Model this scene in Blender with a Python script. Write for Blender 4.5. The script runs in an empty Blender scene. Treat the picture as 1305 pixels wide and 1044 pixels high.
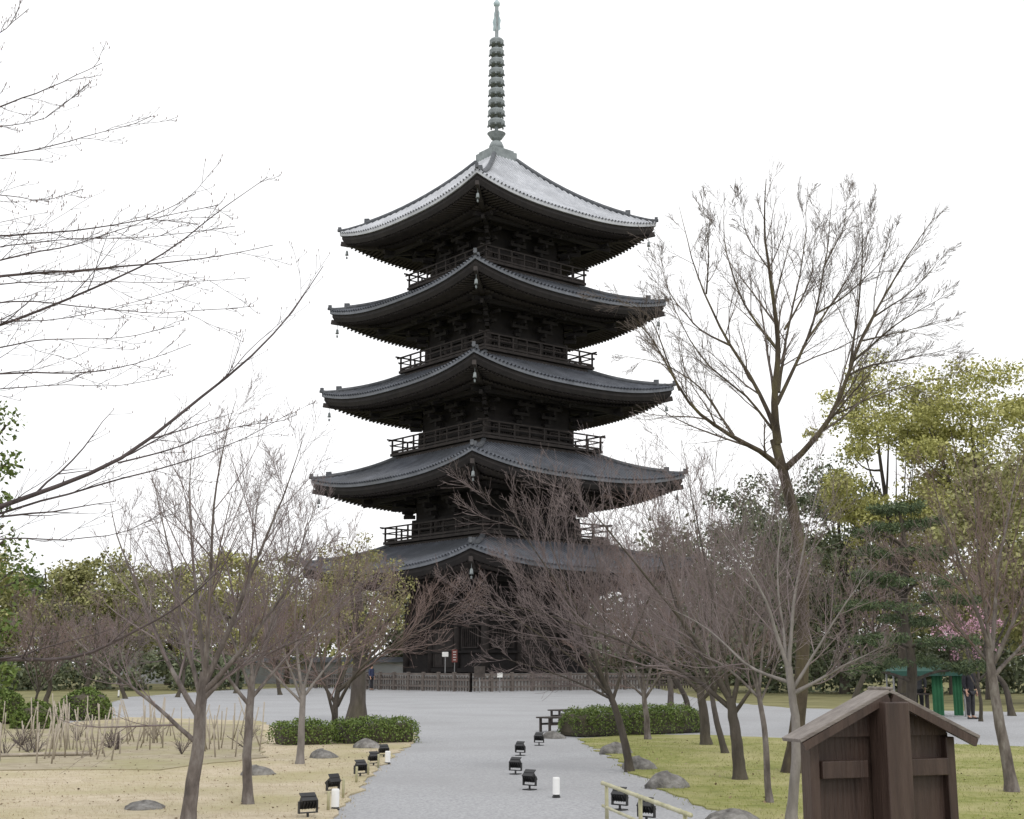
import bpy, math, random
import numpy as np
from mathutils import Matrix, Vector
C = bpy.context.scene.collection
R = math.radians
F_, CX, CY, TH, CAM = 1670.0, 652.5, 522.0, R(11.1), 1.6
st, ct = math.sin(TH), math.cos(TH)

# ------------------------------------------------------------------ helpers
def P(px, py, Y):
    dx, dy = (px-CX)/F_, (CY-py)/F_
    t = Y/(ct-dy*st)
    return np.array([dx*t, Y, CAM+(st+dy*ct)*t])
def G(px, py):
    dx, dy = (px-CX)/F_, (CY-py)/F_
    t = -CAM/(st+dy*ct)
    return np.array([dx*t, (ct-dy*st)*t, 0.0])
def mpp(Y): return Y*ct/F_          # metres per photo pixel at distance Y

def root(name, label, cat, loc=(0, 0, 0), rotz=0, group=None):
    o = bpy.data.objects.new(name, None); C.objects.link(o)
    o.location = [float(a) for a in loc]; o.rotation_euler = (0, 0, rotz); o.empty_display_size = .2
    o['label'] = label; o['category'] = cat
    if group: o['group'] = group
    return o
def tag(o, label, cat, group=None, kind=None):
    o['label'] = label; o['category'] = cat
    if group: o['group'] = group
    if kind: o['kind'] = kind
    return o
def link(name, me, m, parent=None, loc=None, rotz=0):
    o = bpy.data.objects.new(name, me); C.objects.link(o)
    if m is not None and len(me.materials) == 0: me.materials.append(m)
    if parent is not None: o.parent = parent
    if loc is not None: o.location = [float(a) for a in loc]
    if rotz: o.rotation_euler = (0, 0, rotz)
    return o
def npmesh(name, V, Q, smooth=False):
    me = bpy.data.meshes.new(name)
    V = np.asarray(V, dtype=np.float32); Q = np.asarray(Q, dtype=np.int32)
    n, k = Q.shape
    me.vertices.add(len(V)); me.vertices.foreach_set('co', V.ravel())
    me.loops.add(n*k); me.loops.foreach_set('vertex_index', Q.ravel())
    me.polygons.add(n); me.polygons.foreach_set('loop_start', np.arange(n, dtype=np.int32)*k)
    me.polygons.foreach_set('use_smooth', np.full(n, smooth))
    me.update(calc_edges=True); me.validate()
    return me
def cat_vq(parts):
    Vs, Qs, off = [], [], 0
    for V, Q in parts:
        Vs.append(V); Qs.append(Q+off); off += len(V)
    return np.concatenate(Vs), np.concatenate(Qs)
def nrm(a): return a/np.maximum(np.linalg.norm(a, axis=-1, keepdims=True), 1e-9)
def tubes(Pt, Rd, S):
    Pt = np.asarray(Pt, float); Rd = np.asarray(Rd, float)
    B, N, _ = Pt.shape
    T = nrm(np.gradient(Pt, axis=1))
    mt = nrm(T.mean(1)); ref = np.where(np.abs(mt[:, 2:3]) > .8, np.array([[1., 0, 0]]), np.array([[0., 0, 1]]))
    U = nrm(np.cross(T, ref[:, None, :])); W = np.cross(T, U)
    a = np.arange(S)*2*math.pi/S
    V = Pt[:, :, None, :] + Rd[:, :, None, None]*(np.cos(a)[None, None, :, None]*U[:, :, None, :]+np.sin(a)[None, None, :, None]*W[:, :, None, :])
    b = np.arange(B)[:, None, None]*N*S; i = np.arange(N-1)[None, :, None]*S; s = np.arange(S)[None, None, :]; s2 = (s+1) % S
    q = np.stack([b+i+s, b+i+s2, b+i+S+s2, b+i+S+s], -1).reshape(-1, 4)
    return V.reshape(-1, 3), q

class MB:
    def __init__(s): s.v = []; s.f = []
    def add(s, vs, fs):
        o = len(s.v); s.v += [tuple(map(float, v)) for v in vs]; s.f += [tuple(i+o for i in f) for f in fs]; return s
    def box(s, c, d, rot=None):
        vs = []
        for z in (-1, 1):
            for y in (-1, 1):
                for x in (-1, 1):
                    v = Vector((x*d[0]/2, y*d[1]/2, z*d[2]/2))
                    if rot is not None: v = rot @ v
                    vs.append((v[0]+c[0], v[1]+c[1], v[2]+c[2]))
        return s.add(vs, [(0, 2, 3, 1), (4, 5, 7, 6), (0, 1, 5, 4), (2, 6, 7, 3), (0, 4, 6, 2), (1, 3, 7, 5)])
    def beam(s, a, b, w, h):
        a, b = Vector([float(x) for x in a]), Vector([float(x) for x in b]); d = (b-a); L = d.length; d.normalize()
        side = d.cross(Vector((0, 0, 1)))
        if side.length < 1e-4: side = Vector((1, 0, 0))
        side.normalize(); up = side.cross(d)
        M = Matrix((side, d, up)).transposed()
        return s.box((a+b)/2, (w, L, h), M)
    def tube(s, pts, rs, n=8):
        pts = np.asarray(pts, float)
        if np.isscalar(rs): rs = [rs]*len(pts)
        V, Q = tubes(pts[None], np.array(rs)[None], n)
        o = len(s.v); s.add(V, [tuple(q) for q in Q])
        s.f.append(tuple(o+i for i in range(n))[::-1]); s.f.append(tuple(o+(len(pts)-1)*n+i for i in range(n)))
        return s
    def lathe(s, prof, n=16, c=(0, 0, 0)):
        vs, fs = [], []
        for r, z in prof:
            for i in range(n):
                a = 2*math.pi*i/n; vs.append((c[0]+r*math.cos(a), c[1]+r*math.sin(a), c[2]+z))
        for k in range(len(prof)-1):
            for i in range(n):
                j = (i+1) % n; fs.append((k*n+i, k*n+j, (k+1)*n+j, (k+1)*n+i))
        fs.append(tuple(range(n))[::-1]); fs.append(tuple((len(prof)-1)*n+i for i in range(n)))
        return s.add(vs, fs)
    def mesh(s, name, smooth=False):
        me = bpy.data.meshes.new(name); me.from_pydata(s.v, [], s.f); me.update()
        if smooth: me.polygons.foreach_set('use_smooth', [True]*len(me.polygons))
        return me
    def build(s, name, m, parent=None, loc=None, smooth=False, bevel=0, rotz=0):
        o = link(name, s.mesh(name, smooth), m, parent, loc, rotz)
        if bevel:
            b = o.modifiers.new('bevel', 'BEVEL'); b.width = bevel; b.segments = 2; b.limit_method = 'ANGLE'
        return o

def mat(name, cols, scale=5, rough=.85, bump=.0, bscale=40, detail=6, island=0, stretch=None, spec=.3, metal=0, pos=None, dist=.02, big=None):
    m = bpy.data.materials.new(name); m.use_nodes = True; nt = m.node_tree; N = nt.nodes; L = nt.links
    b = N['Principled BSDF']; b.inputs['Roughness'].default_value = rough; b.inputs['Metallic'].default_value = metal
    b.inputs['Specular IOR Level'].default_value = spec
    tc = N.new('ShaderNodeTexCoord'); src = tc.outputs['Object']
    if stretch:
        mp = N.new('ShaderNodeMapping'); mp.inputs['Scale'].default_value = stretch; L.new(src, mp.inputs['Vector']); src = mp.outputs['Vector']
    nz = N.new('ShaderNodeTexNoise'); nz.inputs['Scale'].default_value = scale; nz.inputs['Detail'].default_value = detail; nz.inputs['Roughness'].default_value = .65
    L.new(src, nz.inputs['Vector']); fac = nz.outputs['Fac']
    if island:
        ge = N.new('ShaderNodeNewGeometry'); mx = N.new('ShaderNodeMix'); mx.inputs[0].default_value = island
        L.new(fac, mx.inputs[2]); L.new(ge.outputs['Random Per Island'], mx.inputs[3]); fac = mx.outputs[0]
    rp = N.new('ShaderNodeValToRGB'); e = rp.color_ramp.elements
    k = len(cols); pos = pos or [(.32+.36*i/(k-1)) if not island else (.15+.7*i/(k-1)) for i in range(k)]
    while len(e) < k: e.new(.5)
    for i in range(k): e[i].position = pos[i]; e[i].color = (*cols[i], 1)
    L.new(fac, rp.inputs[0]); outc = rp.outputs[0]
    if big:   # large soft patches of a second colour
        n3 = N.new('ShaderNodeTexNoise'); n3.inputs['Scale'].default_value = big[0]; n3.inputs['Detail'].default_value = 5; L.new(src, n3.inputs['Vector'])
        r3 = N.new('ShaderNodeValToRGB'); r3.color_ramp.elements[0].position = .42; r3.color_ramp.elements[1].position = .66; L.new(n3.outputs['Fac'], r3.inputs[0])
        ml = N.new('ShaderNodeMath'); ml.operation = 'MULTIPLY'; ml.inputs[1].default_value = big[2]; L.new(r3.outputs[0], ml.inputs[0])
        m3 = N.new('ShaderNodeMix'); m3.data_type = 'RGBA'; L.new(ml.outputs[0], m3.inputs[0]); L.new(outc, m3.inputs[6]); m3.inputs[7].default_value = (*big[1], 1); outc = m3.outputs[2]
    L.new(outc, b.inputs['Base Color'])
    if bump:
        n2 = N.new('ShaderNodeTexNoise'); n2.inputs['Scale'].default_value = bscale; n2.inputs['Detail'].default_value = 4; L.new(src, n2.inputs['Vector'])
        bp = N.new('ShaderNodeBump'); bp.inputs['Strength'].default_value = bump; bp.inputs['Distance'].default_value = dist
        L.new(n2.outputs['Fac'], bp.inputs['Height']); L.new(bp.outputs[0], b.inputs['Normal'])
    return m

M = {}
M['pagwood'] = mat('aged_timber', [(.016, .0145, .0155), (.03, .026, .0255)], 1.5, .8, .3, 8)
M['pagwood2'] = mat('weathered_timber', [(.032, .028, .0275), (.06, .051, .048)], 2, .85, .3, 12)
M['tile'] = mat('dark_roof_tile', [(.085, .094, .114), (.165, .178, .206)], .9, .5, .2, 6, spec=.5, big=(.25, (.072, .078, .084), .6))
M['tiletop'] = mat('sky_lit_roof_tile', [(.39, .405, .435), (.57, .585, .615)], 1.2, .5, .2, 6, spec=.5, big=(.35, (.31, .32, .34), .6))  # top roof tile, its sky reflection painted into the pale colour
M['ridge'] = mat('ridge_tile', [(.055, .06, .069), (.12, .127, .138)], 2, .6, .2, 6)
M['bronze'] = mat('green_bronze', [(.155, .175, .18), (.27, .30, .305)], 2, .6, .1, 10)
M['patina'] = mat('pale_patina', [(.34, .43, .45), (.48, .57, .59)], 3, .6)
M['stone'] = mat('podium_stone', [(.16, .155, .15), (.3, .29, .28)], 1.2, .9, .3, 10)
M['rock'] = mat('garden_rock', [(.08, .076, .072), (.18, .172, .16), (.31, .30, .285)], 5, .9, .8, 18, dist=.05)
M['bark'] = mat('grey_bark', [(.07, .059, .054), (.14, .12, .11), (.24, .22, .205)], 9, .9, .8, 30, stretch=(1, 1, .35))
M['barkdark'] = mat('dark_bark', [(.045, .038, .034), (.1, .085, .075)], 8, .9, .8, 30, stretch=(1, 1, .35), big=(1.2, (.10, .09, .045), .4))
M['barkpale'] = mat('pale_bark', [(.14, .126, .114), (.27, .247, .233)], 8, .9, .6, 30, stretch=(1, 1, .4))
M['barkmoss'] = mat('mossy_bark', [(.033, .026, .021), (.078, .062, .044), (.12, .105, .055)], 4, .9, .8, 25, stretch=(1, 1, .4))
M['twig'] = mat('grey_twig', [(.135, .107, .107), (.24, .198, .195)], 3, .85)
M['twigtall'] = mat('brown_grey_twig', [(.10, .082, .073), (.185, .155, .138)], 3, .85)
M['twigdark'] = mat('dark_twig', [(.07, .056, .054), (.14, .115, .11)], 3, .85)
M['twigred'] = mat('reddish_twig', [(.145, .104, .096), (.245, .185, .17)], 3, .85)
M['bough'] = mat('dark_bough', [(.055, .044, .044), (.12, .097, .097)], 5, .85)
M['leafolive'] = mat('hazed_olive_leaf', [(.15, .158, .062), (.27, .272, .11), (.40, .385, .17)], .6, .7, island=.5)  # far olive foliage, lightened to carry distance haze in its colour
M['leafyellow'] = mat('yellow_green_leaf', [(.21, .22, .065), (.38, .375, .12), (.54, .52, .23)], .6, .7, island=.5)
M['leafgold'] = mat('dull_yellow_leaf', [(.14, .14, .05), (.25, .24, .09), (.38, .36, .17)], .8, .7, island=.5)
M['leafdark'] = mat('hazed_dark_leaf', [(.06, .082, .048), (.13, .152, .085), (.21, .228, .135)], .6, .6, island=.5)  # albedo raised to paint distance haze into the dark background foliage
M['leafmid'] = mat('mid_green_leaf', [(.052, .09, .018), (.115, .168, .036), (.2, .25, .072)], 1.5, .6, island=.5)
M['pine'] = mat('pine_needle', [(.034, .06, .03), (.078, .11, .053), (.152, .183, .083)], 1.2, .7, island=.5)
M['blossom'] = mat('pink_blossom', [(.45, .23, .31), (.58, .37, .44)], 3, .8, island=.6)
M['gravel'] = mat('pale_gravel', [(.24, .244, .255), (.35, .354, .365), (.465, .469, .478)], 30, .95, .7, 70, 8, dist=.014, big=(.35, (.295, .297, .303), .6))
M['earth'] = mat('mossy_earth', [(.12, .11, .05), (.2, .19, .085), (.26, .24, .12)], .5, .95, .5, 20)
M['lawndry'] = mat('dry_lawn', [(.40, .335, .235), (.48, .41, .295), (.55, .48, .36)], 4, .95, .7, 25, 9, dist=.04, big=(.5, (.33, .30, .145), .7))
M['lawnmoss'] = mat('mossy_lawn', [(.155, .175, .042), (.23, .24, .07), (.30, .285, .115)], 4, .95, .7, 25, 9, dist=.04, big=(.6, (.39, .35, .18), .75))
M['soil'] = mat('bed_soil', [(.26, .22, .15), (.40, .35, .255)], 3, .95, .6, 30, big=(.6, (.29, .275, .13), .65))
M['grassdry'] = mat('dry_grass_blade', [(.37, .31, .2), (.51, .435, .31)], 1, .9, island=.7)
M['grassmoss'] = mat('moss_grass_blade', [(.14, .165, .035), (.23, .245, .068), (.33, .315, .12)], 1, .9, island=.6)
M['litter'] = mat('fallen_leaf', [(.09, .06, .035), (.2, .14, .085), (.3, .24, .16)], 1, .9, island=.9)
M['board'] = mat('brown_stained_wood', [(.033, .020, .0155), (.053, .033, .0255), (.073, .048, .037)], 3, .5, .3, 14, stretch=(5, 5, .5), spec=.4)
M['boardroof'] = mat('grey_brown_board', [(.13, .11, .098), (.25, .222, .2)], 4, .6, .3, 20, stretch=(1, 6, 6))  # roof boards, lighter grey-brown than the panels
M['black'] = mat('black_metal', [(.010, .010, .011), (.022, .022, .023)], 8, .45, spec=.5)
M['glass'] = mat('lamp_glass', [(.10, .11, .12), (.2, .21, .22)], 3, .15, spec=.8)
M['white'] = mat('white_lamp_shade', [(.76, .76, .75), (.82, .82, .81)], 5, .5)
M['bamboo'] = mat('pale_bamboo', [(.31, .3, .17), (.43, .41, .26), (.51, .49, .35)], 6, .5, spec=.5)
M['stake'] = mat('pale_stake', [(.26, .225, .18), (.44, .39, .32)], 5, .8)
M['fence'] = mat('brown_fence_wood', [(.095, .08, .072), (.18, .155, .138)], 2, .85, .3, 10)
M['bench'] = mat('dark_bench_wood', [(.03, .025, .022), (.075, .062, .055)], 6, .7)
M['red'] = mat('red_sign_paint', [(.16, .047, .04), (.21, .065, .055)], 6, .5)
M['sign'] = mat('white_sign_paint', [(.6, .6, .58), (.72, .72, .7)], 6, .5)
M['steel'] = mat('grey_steel', [(.2, .2, .2), (.3, .3, .3)], 6, .5, metal=.4)
M['teal'] = mat('teal_canopy_cloth', [(.022, .065, .05), (.032, .085, .068)], 3, .8)
M['green'] = mat('green_curtain_cloth', [(.02, .095, .045), (.03, .13, .06)], 3, .8)
M['plaster'] = mat('pale_plaster', [(.3, .31, .33), (.42, .43, .45)], 1, .9)
M['skin'] = mat('skin_tone', [(.45, .27, .19), (.55, .34, .25)], 8, .6)
M['coat'] = mat('dark_coat', [(.015, .015, .02), (.03, .03, .035)], 8, .9)
M['coatblue'] = mat('navy_coat', [(.03, .04, .08), (.05, .06, .12)], 8, .9)
M['coatgrey'] = mat('grey_coat', [(.12, .12, .13), (.18, .18, .19)], 8, .9)
M['trouser'] = mat('dark_trousers', [(.02, .02, .025), (.05, .05, .055)], 8, .9)
M['hair'] = mat('black_hair', [(.01, .008, .007), (.02, .016, .014)], 20, .6)

# ------------------------------------------------------------------ world, sun, camera
sc = bpy.context.scene
w = bpy.data.worlds.new('World'); sc.world = w; w.use_nodes = True
N = w.node_tree.nodes; L = w.node_tree.links
bg = N['Background']; sky = N.new('ShaderNodeTexSky'); sky.sky_type = 'NISHITA'; sky.sun_disc = False
sky.sun_elevation = R(52); sky.sun_rotation = R(200); sky.air_density = 1.0; sky.dust_density = 4
hs = N.new('ShaderNodeHueSaturation'); hs.inputs['Saturation'].default_value = .3; hs.inputs['Value'].default_value = .12
L.new(sky.outputs[0], hs.inputs['Color'])
tc = N.new('ShaderNodeTexCoord'); nz = N.new('ShaderNodeTexNoise'); nz.inputs['Scale'].default_value = 1.6; nz.inputs['Detail'].default_value = 5
L.new(tc.outputs['Generated'], nz.inputs['Vector'])
rp = N.new('ShaderNodeValToRGB'); rp.color_ramp.elements[0].color = (.86, .885, .93, 1); rp.color_ramp.elements[1].color = (1.05, 1.05, 1.055, 1)
rp.color_ramp.elements[0].position = .25; rp.color_ramp.elements[1].position = .55
L.new(nz.outputs['Fac'], rp.inputs[0])
mx = N.new('ShaderNodeMix'); mx.data_type = 'RGBA'; mx.inputs[0].default_value = .88
L.new(hs.outputs[0], mx.inputs[6]); L.new(rp.outputs[0], mx.inputs[7]); L.new(mx.outputs[2], bg.inputs[0]); bg.inputs[1].default_value = 1.27
sl = bpy.data.lights.new('sun', 'SUN'); sl.energy = 1.0; sl.angle = R(15); sl.color = (1, .96, .91)
so = bpy.data.objects.new('sun', sl); C.objects.link(so); so.rotation_euler = (R(38), 0, R(20))
cam = bpy.data.cameras.new('camera'); co = bpy.data.objects.new('camera', cam); C.objects.link(co)
cam.sensor_width = 36; cam.lens = F_/1305*36; cam.clip_end = 3000; cam.clip_start = .05
co.location = (0, 0, CAM); co.rotation_euler = (math.pi/2+TH, 0, 0); sc.camera = co
sc.view_settings.view_transform = 'Standard'; sc.view_settings.look = 'None'

# ------------------------------------------------------------------ ground
rg0 = np.random.default_rng(3)
def struct(o): o['kind'] = 'structure'; return o
def sheet(name, pts, z, m, jit=.06, skirt=.03, step=.5):
    pts = [np.array(p[:2], float) for p in pts]; out = []
    for a, b in zip(pts, pts[1:]+pts[:1]):
        d = np.linalg.norm(b-a); n = max(1, min(80, int(d/step)))
        for i in range(n):
            q = a+(b-a)*i/n; out.append(q+rg0.normal(0, jit, 2) if d < 120 else q)
    n = len(out)
    vs = [(p[0], p[1], z) for p in out]+[(p[0], p[1], z-skirt) for p in out]
    fs = [tuple(range(n))]+[(i, i+n, (i+1) % n+n, (i+1) % n) for i in range(n)]
    me = bpy.data.meshes.new(name); me.from_pydata(vs, [], fs); me.update()
    return struct(link(name, me, m)), np.array(out)
g = MB().add([(-900, -60, 0), (900, -60, 0), (900, 1600, 0), (-900, 1600, 0)], [(0, 1, 2, 3)]).build('ground', M['earth']); struct(g)
gp = [G(x, y) for x, y in [(60, 925), (120, 905), (160, 889), (300, 879), (480, 874), (640, 874), (830, 876), (900, 893), (1010, 903), (1305, 908), (1700, 912)]]
sheet('gravel_path', [(-14, 2)]+[(-14, 25)]+[tuple(p[:2]) for p in gp]+[(40, 2)], .012, M['gravel'], .1)
leftpx = [(425, 1050), (452, 1012), (478, 985), (502, 963), (524, 950), (530, 936), (470, 929), (345, 927), (330, 920), (160, 915), (60, 925), (-80, 940)]
lp = [(-1.6, 4), ] + [tuple(G(*p)[:2]) for p in leftpx]+[(-30, 30), (-30, 4)]
_, LPOLY = sheet('lawn', lp, .03, M['lawndry'], .05, step=.3)
rightpx = [(735, 943), (772, 960), (805, 985), (842, 1008), (905, 1034), (985, 1080)]
rp_ = [tuple(G(*p)[:2]) for p in rightpx]+[(2.6, 4), (30, 4)]+[tuple(G(*p)[:2]) for p in [(1750, 962), (1300, 953), (1120, 947), (900, 938), (800, 938)]]
_, RPOLY = sheet('lawn', rp_, .03, M['lawnmoss'], .07, step=.3)
bed = [tuple(G(*p)[:2]) for p in [(338, 968), (200, 984), (0, 985), (-150, 980), (-150, 938), (0, 932), (170, 922), (332, 926)]]
sheet('flower_bed', bed, .045, M['soil'])

def inpoly(pts, poly):
    x, y = pts[:, 0], pts[:, 1]; r = np.zeros(len(pts), bool); j = len(poly)-1
    for i in range(len(poly)):
        xi, yi = poly[i]; xj, yj = poly[j]
        c = ((yi > y) != (yj > y)) & (x < (xj-xi)*(y-yi)/(yj-yi+1e-12)+xi); r ^= c; j = i
    return r
def grass(name, poly, n, m, label, ymin, ymax, xmin, xmax, h):
    rg = np.random.default_rng(n)
    Y = ymin+(ymax-ymin)*rg.random(n*3)**1.5
    p = np.stack([rg.uniform(xmin, xmax, n*3), Y], 1); p = p[inpoly(p, poly)][:n]; n = len(p); p = p+rg.normal(0, .09, p.shape)
    a = rg.uniform(0, 6.28, n); hh = h*rg.uniform(.4, 1.3, n); wd = .004+.003*rg.random(n)
    d = np.stack([np.cos(a), np.sin(a), np.zeros(n)], 1); ln = np.stack([rg.normal(0, .8, n)*hh, rg.normal(0, .8, n)*hh, hh], 1)
    b = np.concatenate([p, np.full((n, 1), .014)], 1)
    ln[:, 2] += .014
    V = np.stack([b-d*wd[:, None], b+d*wd[:, None], b+ln+d*.001, b+ln-d*.001], 1).reshape(-1, 3)
    tag(link(name, npmesh(name, V, np.arange(n*4).reshape(-1, 4)), m), label, 'grass', None, 'stuff')
grass('grass', LPOLY, 26000, M['grassdry'], 'short dry straw coloured grass left of the path', 11, 27, -9, -1, .018)
grass('grass', RPOLY, 36000, M['grassmoss'], 'short yellow green mossy grass right of the path', 11, 30, .5, 13, .024)
def litter(poly, n, seed, xmin, xmax, label):
    rg = np.random.default_rng(seed); p = np.stack([rg.uniform(xmin, xmax, n*3), 11+18*rg.random(n*3)**1.4], 1); p = p[inpoly(p, poly)][:n]; n = len(p)
    a = rg.uniform(0, 6.28, n); s = rg.uniform(.012, .026, n)[:, None]; u = np.stack([np.cos(a), np.sin(a), rg.normal(0, .25, n)], 1); v = np.stack([-np.sin(a)*.5, np.cos(a)*.5, rg.normal(0, .25, n)], 1)
    c = np.concatenate([p, np.full((n, 1), .046)], 1); V = np.stack([c-u*s, c-v*s, c+u*s, c+v*s], 1).reshape(-1, 3)
    tag(link('fallen_leaves', npmesh('fallen_leaves', V, np.arange(n*4).reshape(-1, 4)), M['litter']), label, 'leaves', None, 'stuff')
litter(LPOLY, 1500, 1, -9, -1, 'scattered brown fallen leaves on the dry left lawn'); litter(RPOLY, 1500, 2, .5, 13, 'scattered brown fallen leaves on the mossy right lawn')

# ------------------------------------------------------------------ pagoda
PX, PY = float(P(631, 850, 100)[0]), 100.0
pag = root('pagoda', 'dark five storey timber pagoda with curved grey roofs and tall finial', 'pagoda', (PX, PY, 0), R(39.5))
def rot4(p, k):
    c, s = [(1, 0), (0, 1), (-1, 0), (0, -1)][k]
    p = np.asarray(p, float); q = p.copy(); q[..., 0] = p[..., 0]*c-p[..., 1]*s; q[..., 1] = p[..., 0]*s+p[..., 1]*c; return q
HE = [10.6, 10.23, 9.77, 9.44, 9.0]; ZC = [9.4, 15.9, 22.75, 29.5, 36.0]; HB = [4.75, 4.4, 4.1, 3.8, 3.5]
BH = [None, 6.15, 5.85, 5.45, 5.05]; FL = [1.15, 11.0, 17.85, 24.45, 31.25]
UP = 1.05; SO = .86; UE = 2.6
brk = MB()
for k in range(3):
    ln = .62*(k+1); z = .1+k*.58
    brk.box((0, -ln/2, z+.16), (.24, ln, .28)); brk.box((0, -ln+.12, z+.45), (1.5 if k < 2 else 1.7, .2, .24))
    for x in (-.6, 0, .6): brk.box((x, -ln+.12, z+.66), (.26, .28, .16))
brk.beam((0, .1, 2.1), (0, -2.9, 1.15), .2, .26); brk.box((0, -2.75, 1.42), (1.5, .2, .24)); brk.box((0, -.1, .0), (.5, .5, .25))
brk_me = brk.mesh('bracket'); brk_me.materials.append(M['pagwood'])
bk2 = MB()
for k in range(3):
    ln = .88*(k+1); z = .1+k*.58
    bk2.box((0, -ln/2, z+.16), (.28, ln, .28)); bk2.box((0, -ln+.15, z+.47), (.34, .34, .2))
    for s in (-1, 1): bk2.box((s*ln*.4, -ln*.62, z+.45), (.9, .2, .24), Matrix.Rotation(s*R(-45), 3, 'Z'))
bk2.beam((0, .1, 2.1), (0, -4.1, 1.15), .24, .3)
bk2_me = bk2.mesh('corner_bracket'); bk2_me.materials.append(M['pagwood'])
bell = MB().lathe([(.015, .45), (.015, 0), (.07, -.02), (.10, -.09), (.115, -.28), (.15, -.38), (.13, -.38), (.02, -.34)], 12)
bell.box((0, 0, -.6), (.14, .02, .2)).tube([(0, 0, -.34), (0, 0, -.52)], .01, 5)
bell_me = bell.mesh('wind_bell', True); bell_me.materials.append(M['bronze'])

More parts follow.
